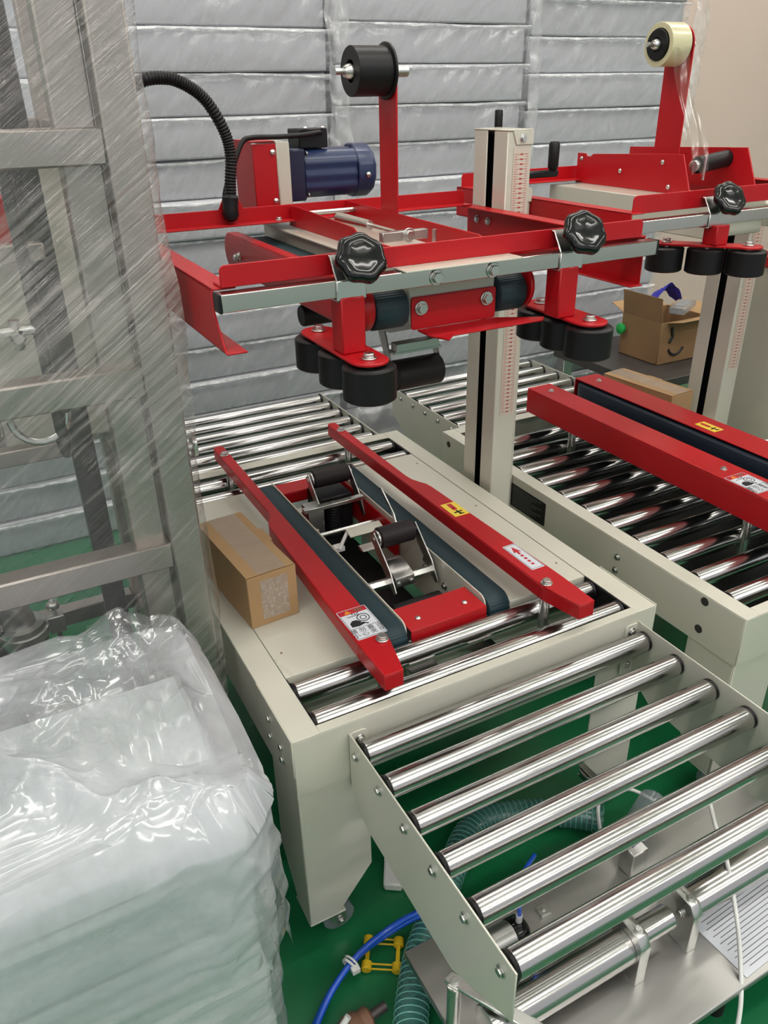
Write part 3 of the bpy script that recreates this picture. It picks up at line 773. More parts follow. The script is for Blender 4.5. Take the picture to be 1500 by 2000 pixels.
B().box(X2R - .003, X2R, -.097, 1.077, .425, T2 - .003).build('side_panel', CREAM, m2, .001)
for y, z in ((.269, .506), (.27, .469)): inst('bolt', BOLT, (X2, y, z), sp2, (-1, 0, 0))
for y, z in ((.005, .533), (.007, .460), (1.04, .52)): inst('hole_shade_disc', HOLE, (X2, y, z), sp2, (-1, 0, 0))
B().box(X2 + .042, X2 + .045, -.072, 1.04, T2 - .05, T2 - .003).build('roller_cheek', BMATT, m2)
for i in range(11): roller(m2, X2 + .050, X2R - .050, -.012 + .0938 * i, T2 - .0225, .0215)
B().box(X2 + .2, X2R - .2, -.05, 1.0, .40, .41).build('drip_tray', BMATT, m2)
for (x, y, sx, sy) in ((X2, -.10, 1, 1), (X2R, -.10, -1, 1), (X2, 1.08, 1, -1), (X2R, 1.08, -1, -1)):
    sheet_leg(m2, x + sx * .0031, y + sy * .0031, sx, sy, .43)
# name plate with rows of print too small to read
npl = B().prism(rrect(.548, .706, .457, .526, .004), 'x', X2 - .0015, X2 - .0001).build('name_plate', BMATT, m2)
rows = B()
for i in range(9):
    z = .519 - i * .0068
    rows.box(X2 - .0018, X2 - .0015, .565 + .02 * (i % 3), .695, z - .0012, z + .0012)
rows.build('plate_print', PLATEINK, npl)
# side belt units
for (x0, x1, bx0, bx1, s) in ((1.21, 1.298, 1.298, 1.312, 1), (1.402, 1.495, 1.388, 1.402, -1)):
    c = B()
    c.box(x0, x1, -.09, .982, .676, .680)
    c.box(x0 if s > 0 else x1 - .003, x0 + .003 if s > 0 else x1, -.09, .982, .602, .676)
    c.box(x0, x1, .979, .982, .602, .676); c.box(x0, x1, -.09, -.087, .602, .676)
    co = c.build('belt_cover', RED, m2, .0025)
    for y in (.92, .25): inst('bolt', BOLT, ((x0 + x1) / 2, y, .680), co, (0, 0, 1))
    P = [(bx0, -.07), (bx1, -.07), (bx1, .965), (bx0, .965)]
    xa, xb = (x0 + .012, bx1) if s > 0 else (bx0, x1 - .012)
    B().prism([(p[1], p[0]) if False else p for p in (rrect(xa, xb, -.075, .970, .035, 8))], 'z', .606, .670).build('side_belt', BELT2, m2, .001, smooth=50)
    for y in (.62, .30): B().cyl(((bx0 + bx1) / 2, y, .600), ((bx0 + bx1) / 2, y, .606), .02, n=18).build('belt_idler', BMATT, m2)
for x in (1.25, 1.45):
    for y in (.15, .80): B().cyl((x, y, T2 - .07), (x, y, .602), .012, n=16).build('belt_unit_post', ZINC, m2)
warning_label(m2, 1.246, .165, .6803, .066, .098)
yellow_label(m2, 1.420, .462 - .005, .425, .497, .6803) if False else yellow_label(m2, 1.421, 1.458, .428, .498, .6803)
extension(m2, 1.030, 1.680, [1.14 + .086 * i for i in range(6)], .522, 1.0805, 1, .545)
# columns
column(m2, .893, .9545, .70, .83, .28, 1.305, 1)
column(m2, X2R + .001, X2R + .066, .70, .83, .28, 1.262, -1)
height_scale(m2, X2R + .014, X2R + .058, .6995, .72, 1.20)
B().cyl((.925, .765, 1.308), (.925, .765, 1.345), .011, n=16).build('crank_hub', BMATT, m2)
ck = B().box(.912, 1.082, .755, .775, 1.322, 1.338).build('crank_arm', BMATT, m2, .004)
B().lathe((1.068, .765, 1.338), (0, 0, 1), [(0, .010), (.006, .013), (.058, .0135), (.064, .010)], 18).build('crank_grip', BMATT, ck)
# head
side_rail(m2, X2 + .0005, 1, .362, 1.03, 1.212, 1.285)
side_rail(m2, X2R, -1, .362, 1.03, 1.212, 1.285)
cross_angle(m2, .972, 1.745, .378, 1.2805, 1.317, 1)
cross_angle(m2, .972, 1.745, 1.03, 1.2805, 1.317, -1)
chrome_bar(m2, .958, 1.755, .359, 1.258)
knob_clamp(m2, 1.190, .359, 1.258, (-.12, -.80, .58))
knob_clamp(m2, 1.545, .359, 1.258, (-.12, -.80, .58))
press_wheels(m2, 1.243, [.292, .358, .425], 1.200, .345, 1.196, 1.247, dx=-.82)
B().box(1.275, 1.470, .445, 1.028, 1.195, 1.272).build('centre_beam', CREAM, m2, .002)
B().box(1.470, 1.70, .42, .60, 1.21, 1.262).build('beam_arm', CREAM, m2, .002)
bp2 = B().prism([(.585, 1.273), (1.02, 1.273), (1.02, 1.352), (.985, 1.352), (.98, 1.345), (.965, 1.345), (.955, 1.352), (.66, 1.366), (.625, 1.366)], 'x', 1.362, 1.366).build('tape_head_side', RED, m2, .0008)
for y, z in ((1.0, 1.338), (.69, 1.345), (.66, 1.288), (.84, 1.315)): inst('screw', DOME, (1.362, y, z), bp2, (-1, 0, 0))
B().prism([(.55, 1.273), (1.02, 1.273), (1.02, 1.36), (.60, 1.375)], 'x', 1.560, 1.564).build('tape_head_side', RED, m2, .0008)
B().cyl((1.367, .70, 1.33), (1.43, .70, 1.33), .008, n=14).build('tape_guide_pin', ZINC, m2)
B().cyl((1.46, .64, 1.30), (1.46, .64, 1.36), .004, n=10).build('stop_screw', ZINC, m2)
B().cyl((1.455, .66, 1.335), (1.60, .66, 1.350), .021, n=24).build('tape_roller', RUBBER, m2)
B().cyl((1.44, .66, 1.333), (1.455, .66, 1.335), .014, n=18).build('roller_bush', ZINC, m2)
yc, zc = tape_mast(m2, 1.42, .695, .782, 1.276, 1.607 + .0555, 1.338, .034, tape=True)
st = B().grid(lambda u, v: V((1.350 + .055 * u, yc - .047 - .11 * v + .012 * math.sin(6 * v), zc - .01 - .27 * v + .006 * math.sin(9 * u + 5 * v))), 8, 24)
st.build('tape_strand', TAPEC, m2, recalc=False)

# ------------------------------------------------------------------ cartons
def box_carton(name, label, loc, rotz, sx, sy, sz, tape_front=True):
    t = thing(name, label, 'box', loc, rotz)
    ORI[t.name] = V((0, 0, 0)) if rotz else V(loc)
    off = V((0, 0, 0)) if rotz else V(loc)
    hx, hy = sx / 2, sy / 2; th = .003
    def bb(x0, x1, y0, y1, z0, z1): return B().box(off.x + x0, off.x + x1, off.y + y0, off.y + y1, off.z + z0, off.z + z1)
    body = B()
    for q in ((-hx, hx, -hy, -hy + th, 0, sz), (-hx, hx, hy - th, hy, 0, sz), (-hx, -hx + th, -hy + th, hy - th, 0, sz), (hx - th, hx, -hy + th, hy - th, 0, sz), (-hx + th, hx - th, -hy + th, hy - th, 0, th)):
        body.box(off.x + q[0], off.x + q[1], off.y + q[2], off.y + q[3], off.z + q[4], off.z + q[5])
    body.build('carton_body', CARD, t, .0008)
    P = [(-hx - .001, -hy + .002), (hx - .004, -hy + .002), (hx - .004, -.02), (hx + .004, -.017), (hx + .004, .035), (hx - .004, .038), (hx - .004, hy), (-hx - .001, hy)]
    B().prism([(off.x + a, off.y + c) for a, c in P], 'z', off.z + sz + .0005, off.z + sz + .0035).build('lid_flap', CARD, t, .0006)
    bb(-hx * .55, hx * .62, -hy, hy, sz + .0037, sz + .0042).build('tape_strip', TAPEC, t)
    if tape_front: bb(-hx * .50, hx * .62, -hy - .0009, -hy - .0003, sz * .12, sz - .012).build('tape_strip', TAPEF, t)
    return t
box_carton('cardboard_box', 'small brown taped cardboard box on the left edge of the front sealer table', (.090, .462, T + .0002), math.radians(4.5), .104, .262, .116)
box_carton('cardboard_box', 'long tan cardboard box beside the navy side belt of the right sealer', (1.628, .885, T2 + .0005), math.radians(5.5), .102, .285, .104, False)

# low bench with an open carton in the background
wbn = thing('work_bench', 'low dark bench under the open carton behind the right sealer', 'bench', (2.55, 1.62, 0))
B().box(2.10, 3.10, 1.32, 1.93, .40, .44).build('bench_top', mat('dark_bench', (.06, .052, .048), .45, var=.2), wbn, .003)
for x in (2.14, 3.06):
    for y in (1.36, 1.89): B().box(x - .025, x + .025, y - .025, y + .025, 0, .40).build('leg', STEEL, wbn, .002)
oc = thing('open_carton', 'worn open cardboard carton with raised flaps on the dark bench', 'carton', (2.42, 1.60, .44))
c = B(); x0, x1, y0, y1, z0, z1 = 2.30, 2.57, 1.478, 1.715, .4403, .625
for q in ((x0, x1, y0, y0 + .004, z0, z1), (x0, x1, y1 - .004, y1, z0, z1), (x0, x0 + .004, y0 + .004, y1 - .004, z0, z1), (x1 - .004, x1, y0 + .004, y1 - .004, z0, z1), (x0, x1, y0, y1, z0, z0 + .004)): c.box(*q)
c.build('carton_body', CARDD, oc, .001)
B().prism([(x0, z1), (x0 + .004, z1), (x0 - .012, z1 + .105), (x0 - .016, z1 + .105)], 'y', y0 + .003, y1 - .003).build('side_flap', CARDD, oc, .0008)
B().prism([(y0, z1), (y0 - .075, z1 + .018), (y0 - .076, z1 + .014), (y0, z1 - .004)], 'x', x0 + .03, x1 - .003).build('front_flap', CARD, oc, .0008)
B().prism([(x1, z1), (x1 + .09, z1 + .025), (x1 + .09, z1 + .021), (x1, z1 - .004)], 'y', y0 + .01, y1 - .01).build('side_flap', CARD, oc, .0008)
B().prism([(y1, z1), (y1 + .08, z1 + .03), (y1 + .08, z1 + .026), (y1, z1 - .004)], 'x', x0 + .005, x1 - .005).build('rear_flap', CARD, oc, .0008)
ink = B()
for p in (arc(.05, .10, .045, 200, 340, 8), ):
    ink.tube([(x0 + .05 + a, y0 - .0008, z0 - .02 + b_) for a, b_ in p], .006, 6)
ink.tube([(x0 + .06, y0 - .0008, z0 + .16), (x0 + .07, y0 - .0008, z0 + .12), (x0 + .055, y0 - .0008, z0 + .095)], .008, 6)
ink.build('printed_mark', INK, oc)
t = thing('plastic_tray_part', 'clear grey plastic piece lying across the open carton top', 'plastic part', (2.43, 1.50, .66), math.radians(28))
B().box(-.085, .085, -.035, .035, .0, .032).build('tray_shell', CLEARB, t, .006)
B().box(-.07, .07, -.024, .024, .0325, .036).build('tray_lid', CLEARB, t, .002)
tg = B().grid(lambda u, v: V((2.40 + .14 * u, 1.63 + .06 * v - .03 * u, .665 + .085 * math.sin(PI * min(1, max(0, u))) * (1 - .5 * v) + .006 * math.sin(17 * u + 9 * v))), 14, 8)
tag(tg.build('snack_wrapper', BLUEP, None, recalc=False), 'crumpled blue wrapper sticking up out of the open carton', 'wrapper')
tag(B().lathe((2.285, 1.690, .560), (-1, 0, 0), [(0, .02), (.006, .024), (.018, .024), (.022, .018)], 20).build('tape_reel', GREENP, None), 'bright green round reel at the left side of the open carton', 'reel')

bw = thing('enamel_bowl', 'white bowl with blue and green inside at the right edge of the right sealer', 'bowl', (1.665, .36, T2))
B().lathe((1.665, .36, T2 + .0005), (0, 0, 1), [(0, .045), (.004, .05), (.030, .085), (.040, .098), (.042, .098), (.040, .094), (.03, .082)], 40).build('bowl_body', WHITE, bw)
B().lathe((1.665, .36, T2 + .032), (0, 0, 1), [(0, .079), (.006, .0905), (.0065, .060)], 40).build('blue_band', BLUEH, bw)
B().lathe((1.665, .36, T2 + .039), (0, 0, 1), [(0, .058), (.001, .02)], 32).build('green_centre', GREENP, bw)

cab3 = thing('control_cabinet', 'tall cream sheet-metal cabinet cut off by the right edge of the photo', 'cabinet', (2.10, .63, 0))
B().box(1.905, 2.30, .48, .80, .02, 1.02).build('cabinet_body', CREAM, cab3, .004)
B().box(1.93, 2.275, .475, .4795, .06, .98).build('cabinet_door', CREAM, cab3, .002)
B().box(1.895, 2.31, .47, .81, 1.02, 1.05).build('cabinet_top', RED, cab3, .003)
for x in (1.93, 2.27):
    for y in (.50, .78): B().cyl((x, y, 0), (x, y, .02), .018, n=14).build('foot', RUBBER, cab3)

# ------------------------------------------------------------------ stacks of film-wrapped tray packs along the back wall
def fbm(p, o=4):
    return noise.fractal(V(p), .9, 2.1, o)
ordn = ['lowest', 'second', 'third', 'fourth', 'fifth', 'sixth', 'seventh', 'eighth', 'ninth', 'tenth', 'eleventh', 'twelfth', 'thirteenth', 'fourteenth', 'fifteenth', 'sixteenth']
PW, PH, PD = .849, .131, .45
bodym = B().box(-PW / 2 + .012, PW / 2 - .012, .012, PD, .001, PH - .001).mesh('tray_block', PACK, .006)
stacks = [('far left', -.245, 0.0), ('left', .612, .012), ('middle', 1.470, .035), ('right', 2.330, .0)]
for si, (sn, xc, jit) in enumerate(stacks):
    if jit:
        pb = thing('timber_skid', 'flat wooden skid under the %s stack of wrapped tray packs' % sn, 'skid', (xc, 2.2, 0))
        B().box(xc - .40, xc + .40, 2.02, 2.40, 0, jit - .0005).build('skid_board', CARDD, pb)
    for k in range(15):
        z = jit + k * PH; rx = random.uniform(-.0015, .0015); ry = random.uniform(-.02, .02)
        t = thing('wrapped_tray_pack', 'film-wrapped pack of clear plastic trays, %s layer up in the %s stack' % (ordn[k], sn), 'tray pack', (xc + rx, 2.0 + ry, z), 0, 'wrapped tray packs stacked along the wall')
        o = t.location.copy()
        inst('tray_block', bodym, o, t)
        sd = random.uniform(0, 50)
        def fn(u, v):
            x = (u - .5) * (PW + .004); zz = .002 + (PH - .004) * v
            f = fbm((x * 5 + sd, zz * 7, sd), 3); g = abs(noise.noise(V((x * 13 - zz * 16 + sd, zz * 4 + x * 2, 3.1 + sd))))
            bul = math.sin(PI * v) ** .5
            yy = .006 - .010 * bul - .004 * f + .008 * g
            if u < .05 or u > .95: yy += .010 * noise.noise(V((zz * 40, sd, u)))
            zz -= v * max(0, .010 * noise.noise(V((x * 3, sd, 4))))
            return V((o.x + x, o.y + yy, o.z + zz))
        def sm(u, v):
            x = (u - .5) * (PW + .002)
            c1 = noise.noise(V((x * 22 + sd, v * 2, sd))); c2 = abs(noise.noise(V((x * 45, v * 3, sd + 5))))
            sag = max(0, .010 * noise.noise(V((x * 3, sd, 4)))); wd = .010 + .009 * max(0, noise.noise(V((x * 4, sd, 2))) + .3)
            return V((o.x + x, o.y - .006 - .010 * math.sin(PI * v) + .006 * c1 * (1 - v * .5) + .006 * c2, o.z + PH - .0015 - sag - wd * (1 - v) - .003 * c2 * (1 - v)))
        B().grid(sm, 90, 5).build('film_seam', SEAM, t, smooth=40, recalc=False)
        B().grid(fn, 56, 16).build('film_skin', SKIN, t, smooth=55, recalc=False)

# loose film tails hanging over the joints of the stacks
for fx, z0, z1, wd, sd, lb in ((1.055, .62, 1.86, .15, 1.0, 'milky film tail hanging over the joint of the left and middle pack stacks'),
                               (1.905, .80, 1.90, .10, 5.0, 'milky film tail hanging over the joint of the middle and right pack stacks'),
                               (2.775, 1.30, 1.95, .16, 9.0, 'torn film tail sticking out of the outer end of the right pack stack')):
    def tail(u, v):
        z = z0 + (z1 - z0) * v
        half = wd * (.55 + .45 * noise.noise(V((z * 5, sd, 0)))) * (.35 + .65 * min(1, v * 3))
        x = fx + (u - .5) * half + .03 * noise.noise(V((z * 3, sd, 8)))
        r_ = abs(noise.noise(V((x * 14 + z * 9, z * 6, sd)))) + .5 * abs(noise.noise(V((x * 30, z * 22, sd))))
        return V((x, 1.962 - .020 * r_ - .014 * math.sin(PI * u), z))
    tag(B().grid(tail, 22, 90).build('film_tail', SEAM2, None, smooth=45, recalc=False), lb, 'film')

# film trailing from the stack onto the floor
def ff(u, v):
    x = .62 + 1.45 * u; y = 1.66 + .30 * v; zz = .012 + .36 * max(0, v - .25) ** 1.2 * 1.2
    n_ = fbm((x * 5, y * 6, 4.2), 5)
    return V((x, y + .02 * n_ - (.05 * noise.noise(V((x * 3, 0, 0)))) * (1 - v), max(.004, zz + .03 * abs(n_))))
tag(B().grid(ff, 70, 26).build('plastic_sheet', GREYF, None, recalc=False), 'grey crumpled plastic film trailing on the floor between the two rear roller beds', 'film')

# ------------------------------------------------------------------ stainless frame machine wrapped in stretch film
fm = thing('filling_machine', 'stainless steel frame machine wrapped in clear stretch film at the left', 'machine', (-.50, .60, 0))
SAT = brushed('satin_stainless', (.42, .375, .345), .38, (60, 60, 2))
DKST = mat('dark_anodised_steel', (.10, .085, .085), .45, metal=.6, var=.2)
for (x0, x1, y0, y1) in ((-.088, -.036, .275, .325), (-1.0, -.95, .275, .325), (-.088, -.036, .95, 1.0), (-1.0, -.95, .95, 1.0)):
    B().box(x0, x1, y0, y1, .04, 1.98).build('post', SAT, fm, .003)
    B().cyl(((x0 + x1) / 2, (y0 + y1) / 2, 0), ((x0 + x1) / 2, (y0 + y1) / 2, .04), .022, n=16).build('levelling_foot', RUBBER, fm)
B().box(-.145, -.092, .300, .345, .06, 1.96).build('door_stile', SAT, fm, .003)
for z0, z1 in ((1.435, 1.482), (1.105, 1.153), (.795, .843), (.30, .345)):
    B().box(-.95, -.088, .278, .320, z0, z1).build('cross_rail', SAT, fm, .003)
    B().box(-.95, -.088, .955, .995, z0, z1).build('cross_rail', SAT, fm, .003)
    B().box(-.082, -.042, .325, .95, z0, z1).build('side_tie', SAT, fm, .003)
B().box(-.95, -.17, .50, .53, 1.285, 1.312).build('nozzle_rail', SAT, fm, .002)
B().box(-.95, -.15, .55, .58, .925, .955).build('nozzle_rail', SAT, fm, .002)
B().box(-.192, -.150, .545, .575, .345, 1.96).build('guide_upright', DKST, fm, .002)
B().box(-.95, -.20, .80, .81, 1.50, 1.95).build('door_panel', mat('pale_green_panel', (.42, .50, .46), .4, var=.1), fm, .002)
B().box(-.62, -.30, .70, .90, .93, 1.43).build('hopper_panel', mat('cream_panel', (.55, .52, .42), .4, var=.1), fm, .004)
B().box(-.298, -.092, .70, .90, .90, 1.43).build('hopper_panel', CREAM, fm, .004)
B().box(-.255, -.190, .66, .70, 1.26, 1.37).build('red_guard', RED, fm, .004)
for i, x in enumerate((-.208, -.36, -.52, -.70)):
    tb_ = B().cyl((x, .45, 1.00), (x, .45, 1.47), .0105, n=14); tb_.build('filling_tube', DKST, fm)
    vv = B().cyl((x - .068, .45, 1.190), (x, .45, 1.190), .0085, n=14); vv.cyl((x - .034, .45, 1.160), (x - .034, .45, 1.208), .0085, n=12); vv.lathe((x - .034, .438, 1.185), (0, -1, 0), [(0, .010), (.01, .012), (.02, .008)], 14)
    vv.build('tee_valve', ZINC, fm)
    nz_ = B().lathe((x, .45, .965), (0, 0, 1), [(0, .006), (.01, .010), (.028, .0125), (.034, .014), (.040, .011)], 16); nz_.build('nozzle_tip', DKST, fm)
    B().tube([(x - .03 + .045 * math.cos(a * PI / 10 + PI), .45, 1.045 + .045 * math.sin(a * PI / 10 + PI)) for a in range(11)], .0065, 10).build('return_loop', ZINC, fm)
pp = B(); pp.tube(spline([(-.352, .50, .28), (-.352, .50, .50), (-.352, .50, .61), (-.365, .50, .665), (-.40, .50, .70), (-.46, .50, .71), (-.60, .50, .71)], 8), .030, 22); pp.build('product_pipe', STEEL, fm, smooth=70)
B().lathe((-.352, .50, .585), (0, 0, 1), [(0, .031), (.002, .043), (.014, .043), (.016, .047), (.03, .047), (.032, .043), (.044, .043), (.046, .031)], 30).build('pipe_clamp', ZINC, fm)
wg = B().box(-.306, -.275, .492, .508, .590, .626); wg.cyl((-.29, .50, .57), (-.29, .50, .665), .005, n=10); wg.lathe((-.29, .50, .640), (0, 0, 1), [(0, .006), (.004, .012), (.014, .012), (.018, .006)], 14); wg.build('clamp_wing_nut', ZINC, fm, .001)
B().box(-.95, -.42, .45, .90, .74, .765).build('drip_deck', DKST, fm, .002)
B().lathe((-.50, .60, .30), (0, 0, 1), [(0, .10), (.01, .14), (.16, .14), (.18, .12)], 30).build('pump_body', BMATT, fm)
B().box(-.95, -.30, .55, .95, .045, .07).build('bottom_shelf', SAT, fm, .002)
wing = B().cyl((-.0355, .300, 1.0), (-.018, .300, 1.0), .007, n=12); wing.prism(rrect(.286, .314, .984, 1.016, .008), 'x', -.026, -.018); wing.build('wing_screw', ZINC, fm, .001)
def wrap_fn(u, v):
    z = .12 + 1.86 * v
    # path: left along the front, round the corner, back along the right side
    L1, L2 = .98, .74
    s = u * (L1 + L2)
    n_ = fbm((s * 5, z * 5, 9.0), 4); rg = abs(noise.noise(V((s * 9 + z * 11, z * 3.0 - s * 2, 2.0))))
    if s < L1:
        x = -1.012 + s; y = .262 - .006 * n_ + .010 * rg
        if s > L1 - .04: x = min(x, -.026)
    else:
        x = -.0265 + .0065 * n_ + .006 * rg; y = .268 + (s - L1)
        x += .010 * math.exp(-((z - 1.24) / .12) ** 2)
        x = min(x, -.010)
    return V((x, y, z))
B().grid(wrap_fn, 150, 130).build('stretch_film', WRAP, fm, smooth=60, recalc=False)

# ------------------------------------------------------------------ bagged tray stack in the lower left
bg = thing('bagged_tray_stack', 'milky plastic bag draped over a waist-high stack of clear trays at lower left', 'tray stack', (-.48, -.03, 0))
BX0, BX1, BY0, BY1 = -.95, -.132, -.175, .185
lay = B().box(BX0, BX1, BY0, BY1, .002, .064).mesh('tray_layer', PACKB, .010, c=V(((BX0 + BX1) / 2, (BY0 + BY1) / 2, 0)))
for k in range(10):
    inst('tray_layer', lay, ((BX0 + BX1) / 2 + random.uniform(-.006, .006), (BY0 + BY1) / 2 + random.uniform(-.006, .006), .002 + k * .0645), bg)
def crease(p, s, sd):
    a = abs(noise.noise(V((p.x * s + sd, p.y * s, p.z * s)))); b_ = abs(noise.noise(V((p.x * s * 2.1, p.y * s * 2.1 + sd, p.z * s * 2.1))))
    return a + .5 * b_
def crumple(p, s, sd):
    a = 1 - abs(noise.noise(V((p.x * s * .55 + sd, p.y * s * .55, p.z * s * .55))))
    b_ = 1 - abs(noise.noise(V((p.x * s * 1.2, p.y * s * 1.2 + sd, p.z * s * 1.2))))
    c_ = 1 - abs(noise.noise(V((p.x * s * 2.6, p.y * s * 2.6, p.z * s * 2.6 + sd))))
    return .9 * a ** 3 + .40 * b_ ** 3 + .16 * c_ ** 2
def bag_fn(u, v):
    """u runs round the sides, v from the floor up and over the top"""
    w2, d2 = (BX1 - BX0) / 2 + .020, (BY1 - BY0) / 2 + .020
    cx, cy = (BX0 + BX1) / 2, (BY0 + BY1) / 2
    a = u * 2 * PI; e = .15
    c_, s_ = math.cos(a), math.sin(a)
    ux = math.copysign(abs(c_) ** e, c_) * w2; uy = math.copysign(abs(s_) ** e, s_) * d2
    H = .664 + .050 * max(0, uy / d2) + .015 * ux / w2
    if v < .62:
        z = .006 + (H - .006) * (v / .62); k = 1.0 + .020 * (1 - z / H)
    else:
        t = (v - .62) / .38; k = 1 - t; z = H + .018 * math.sin(t * PI * .5)
    p = V((cx + ux * k, cy + uy * k, z))
    q = crumple(p, 6.0, 3.0); g = fbm((p.x * 7, p.y * 7, p.z * 7), 3)
    nrm = V((ux / w2, uy / d2, 0)).normalized()
    top = max(0, min(1, (z - .36) / .26))
    if v < .62:
        out = (q - .8) * (.006 + .030 * top) + .006 * g
        band = abs(((z - .002) / .0645) % 1 - .5) * 2
        out += (1 - top) * -.009 * band ** 4
        out = max(out, -.006) + .012 * top
        p += nrm * out; p.x = min(p.x, -.088); p.y = min(p.y, .232)
    else:
        f = min(1, (v - .62) / .05)
        p.z += ((q - .55) * .075 + .02 * g) * f + .012 * (1 - f)
        p.z = max(p.z, .652)
        p.x = min(p.x, -.088); p.y = min(p.y, .232)
    return p
B().grid(bag_fn, 240, 150).build('plastic_bag', BAG, bg, smooth=50, recalc=False)
def drape_fn(u, v):
    """loose second film thrown over the top, hanging down to a ragged hem"""
    hem = .36 + .07 * noise.noise(V((u * 14, 2.0, 5.0))) + .05 * noise.noise(V((u * 31, 1.0, 3.0)))
    vv = hem + (1 - hem) * v
    p = bag_fn(u, vv); cx, cy = (BX0 + BX1) / 2, (BY0 + BY1) / 2
    q = crumple(p + V((.4, .2, .1)), 8.5, 9.0); g = abs(noise.noise(V((p.x * 9 + 4, p.y * 9, p.z * 9))))
    if vv < .62:
        d = V((p.x - cx, p.y - cy, 0)); d = V((0, math.copysign(1, d.y), 0)) if abs(d.y) / ((BY1 - BY0) / 2) > abs(d.x) / ((BX1 - BX0) / 2) else V((math.copysign(1, d.x), 0, 0))
        p += d * (.005 + .022 * (q * .5) * (1 - .5 * v) + .012 * g)
    else:
        p.z += .006 + .050 * (q * .5) + .03 * g
    p.x = min(p.x, -.072); p.y = min(p.y, .240)
    return p
B().grid(drape_fn, 260, 130).build('loose_film', BAGT, bg, smooth=40, recalc=False)

# ------------------------------------------------------------------ stainless cylinder unit on the floor at lower right
su = thing('stainless_base_unit', 'stainless base plate with polished cylinders under the in-feed rollers', 'machine', (.62, -.31, 0))
B().box(.13, 1.15, -.478, -.135, .105, .120).build('base_plate', STEEL, su, .002)
for x in (.20, .62, 1.08):
    for y in (-.44, -.17): B().cyl((x, y, 0), (x, y, .105), .016, n=16).build('foot', RUBBER, su)
B().cyl((.165, -.345, .185), (.455, -.345, .185), .033, n=36).build('cylinder_barrel', CHROME, su, .001)
B().cyl((.480, -.345, .190), (.560, -.345, .190), .022, n=30).build('cylinder_barrel', CHROME, su, .001)
B().cyl((.600, -.345, .190), (1.12, -.345, .190), .030, n=36).build('cylinder_barrel', CHROME, su, .001)
B().cyl((.62, -.275, .165), (1.12, -.275, .165), .012, n=20).build('guide_rod', CHROME, su)
for x in (.455, .580):
    bk = B().prism([(-.385, .120), (-.305, .120), (-.300, .225), (-.318, .236), (-.372, .236), (-.385, .215)], 'x', x, x + .022).build('cylinder_bracket', ZINC, su, .0015)
    inst('screw', BOLT, (x + .011, -.360, .236), bk, (0, 0, 1)); inst('screw', BOLT, (x, -.355, .20), bk, (-1, 0, 0)); inst('screw', BOLT, (x, -.332, .16), bk, (-1, 0, 0))
ac = B().cyl((.205, -.228, .170), (.300, -.228, .170), .026, n=28).build('air_cylinder', STEEL, su, .001)
B().lathe((.300, -.228, .170), (1, 0, 0), [(0, .028), (.020, .028), (.028, .022), (.034, .012)], 24).build('cylinder_head', BPLAST, ac)
B().cyl((.315, -.228, .198), (.315, -.228, .215), .006, n=12).build('air_fitting', WHITE, ac)
B().tube(spline([(.315, -.228, .215), (.315, -.225, .25), (.335, -.205, .285), (.38, -.18, .28)]), .004, 8).build('air_tube', BLUEH, ac)
ub = B().box(.392, .415, -.205, -.182, .120, .128).build('sensor_lug', ZINC, su, .001); inst('screw', BOLT_S, (.4035, -.1935, .128), ub, (0, 0, 1))
vb = B().box(.60, .64, -.22, -.185, .120, .185).build('valve_block', ZINC, su, .002)
B().lathe((.645, -.17, .17), (.9, .35, .12), [(0, .020), (.01, .028), (.10, .030), (.105, .026)], 24).build('valve_hood', CLEARB, su)
B().cyl((.615, -.195, .185), (.660, -.182, .205), .007, n=12).build('valve_tube', BLUEH, vb)
lk = B().prism([(.128, -.272), (.148, -.265), (.235, -.415), (.215, -.425)], 'z', .226, .234).build('link_arm', ZINC, su, .0015)
inst('screw', BOLT, (.142, -.284, .234), lk, (0, 0, 1))
B().cyl((.142, -.284, .120), (.142, -.284, .226), .012, n=16).build('link_post', ZINC, su)
B().cyl((.215, -.395, .120), (.215, -.395, .226), .012, n=16).build('link_post', ZINC, su)
pa = thing('printed_sheet', 'white printed paper sheet lying on the stainless base plate', 'paper', (.76, -.40, .1205), math.radians(3))
B().box(-.125, .125, -.062, .062, .0, .0006).build('paper', PAPER, pa)
pl_ = B()
for i in range(14): pl_.box(-.112 + .01 * (i % 2), .10 - .012 * (i % 3), .050 - i * .0078, .0512 - i * .0078, .0006, .0009)
pl_.build('print_lines', PLATEINK, pa)
wire = B().tube(spline([(.82, -.20, .21), (.76, -.265, .232), (.745, -.292, .228), (.715, -.335, .226), (.69, -.385, .18), (.655, -.432, .15), (.61, -.485, .10), (.57, -.52, .03), (.52, -.57, .006), (.44, -.66, .006)]), .0042, 10)
tag(wire.build('white_cable', WHITE, None), 'thin white cable hanging over the polished cylinder at lower right', 'cable')
wire2 = B().tube(spline([(.672, -.105, .006), (.668, -.075, .045), (.69, -.03, .088), (.735, -.01, .098), (.80, -.03, .08), (.86, -.09, .04), (.90, -.118, .006)]), .0042, 10)
tag(wire2.build('white_cable', WHITE, None), 'looped white cable on the green floor behind the base plate', 'cable')

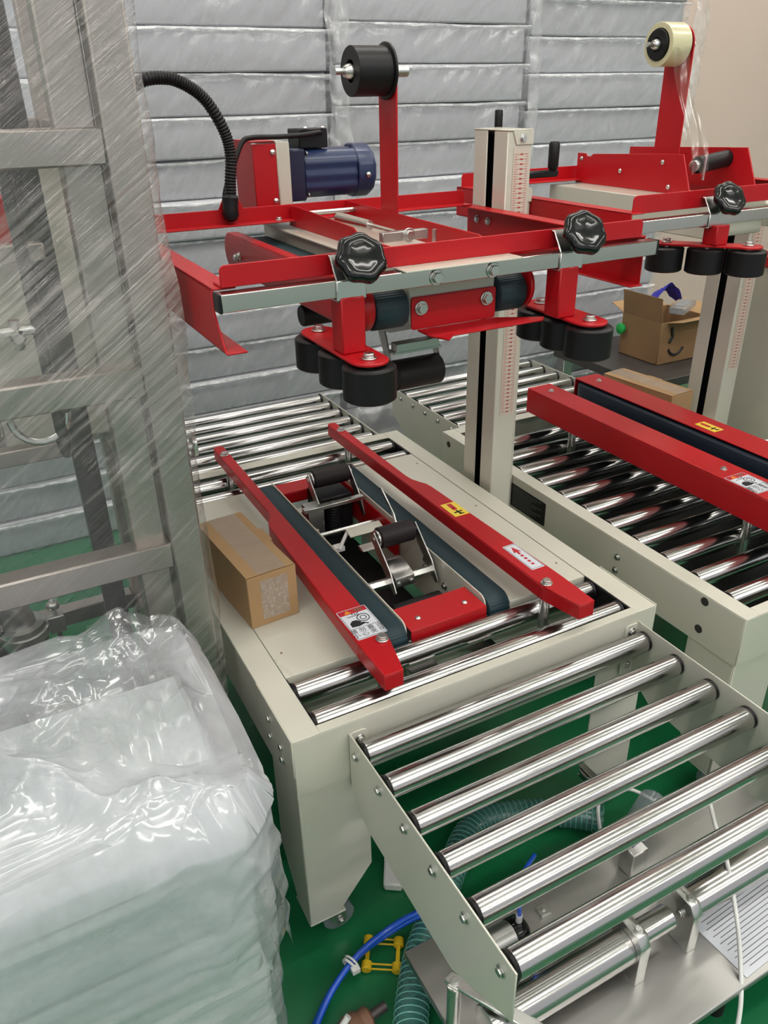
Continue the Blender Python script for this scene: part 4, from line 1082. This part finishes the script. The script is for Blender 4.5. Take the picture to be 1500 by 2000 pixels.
# ------------------------------------------------------------------ loose things on the floor
gp = spline([(.085, -.245, .038), (.105, -.205, .036), (.172, -.118, .036), (.255, -.045, .036), (.345, .030, .036), (.420, .085, .036), (.485, .095, .036), (.575, .065, .036), (.65, .022, .036), (.71, -.03, .036)], 16)
gh = thing('spiral_hose', 'translucent green spiral-reinforced hose curving under the in-feed rollers', 'hose', (.40, 0, 0))
B().tube(gp, .031, 18).build('hose_wall', HOSEG, gh, smooth=70)
hl = []
for i in range(len(gp) - 1):
    for k in range(9):
        f = k / 9; p = gp[i].lerp(gp[i + 1], f); tdir = (gp[i + 1] - gp[i]).normalized(); side = V((0, 0, 1)).cross(tdir).normalized(); up = tdir.cross(side)
        L = sum((gp[j + 1] - gp[j]).length for j in range(i)) + (gp[i + 1] - gp[i]).length * f if i < 400 else 0
        a = L / .0125 * 2 * PI
        hl.append(p + (side * math.cos(a) + up * math.sin(a)) * .0315)
B().tube(hl, .0013, 5).build('hose_helix', mat('hose_helix_pvc', (.16, .40, .36), .15, coat=.6), gh, smooth=70)
bh = thing('air_hose_bundle', 'pair of bright blue air hoses tied together on the floor by the caster', 'hose', (.08, -.06, 0))
for k, dz in enumerate((.0, .011)):
    B().tube(spline([(-.085, -.165 - .004 * k, .008 + dz), (-.052, -.122 - .008 * k, .010 + dz), (.005, -.078 - .006 * k, .018 + dz), (.072, -.050 - .004 * k, .030 + dz), (.14, -.042, .040 + dz), (.205, -.056, .070 + dz), (.27, -.082, .085 + dz)], 10), .0062, 12).build('hose', BLUEH, bh, smooth=70)
tie = B(); tie.ring((.050, -.060, .033), (.84, .42, .15), .0165, .0135, .005, 20); tie.ring((.057, -.0565, .034), (.84, .42, .15), .0165, .0135, .004, 20); tie.box(.050, .066, -.080, -.068, .030, .042)
tie.build('cable_tie', WHITE, bh, .0006)
yf = thing('pipe_clip_frame', 'yellow plastic clip frame with four round ends on the green floor', 'fitting', (.125, -.058, 0), math.radians(-32))
for sx in (-1, 1):
    for sy in (-1, 1):
        B().lathe((sx * .030, sy * .026 - .009, .012), (0, 1, 0), [(0, .008), (.002, .0105), (.016, .0105), (.018, .008)], 18).build('clip_end', YELLOW, yf)
yb = B()
for sx in (-1, 1): yb.box(sx * .030 - .004, sx * .030 + .004, -.022, .022, .008, .016)
for sy in (-1, 1):
    for q in (-.005, .005): yb.box(-.028, .028, sy * .026 + q - .0015, sy * .026 + q + .0015, .010, .014)
yb.build('clip_bars', YELLOW, yf, .0008)
def foam(u, v):
    return V((0, 0, 0))
fo_ = B().prism([(.196, .073), (.230, .050), (.292, .165), (.325, .25), (.285, .262), (.240, .150)], 'z', .0005, .022).build('foam_strip', WHITE, None, .004)
tag(fo_, 'white foam strip lying on the floor behind the front leg', 'foam')
rn = thing('rusty_pipe_fitting', 'rusty iron pipe nipple with white paint at the bottom edge', 'fitting', (.04, -.160, 0))
B().lathe((-.015, -.168, .030), (.95, .10, 0), [(0, .020), (.012, .026), (.030, .026), (.040, .020), (.055, .022), (.060, .016)], 20).build('pipe_socket', BROWN, rn)
B().cyl((.042, -.162, .030), (.078, -.158, .030), .009, n=14).build('pipe_nipple', DKST, rn)
B().cyl((-.02, -.17, .055), (.0, -.166, .075), .006, n=10).build('grease_stub', WHITE, rn)
B().box(-.01, .04, -.185, -.145, 0, .008).build('pipe_foot', STEEL, rn, .001)
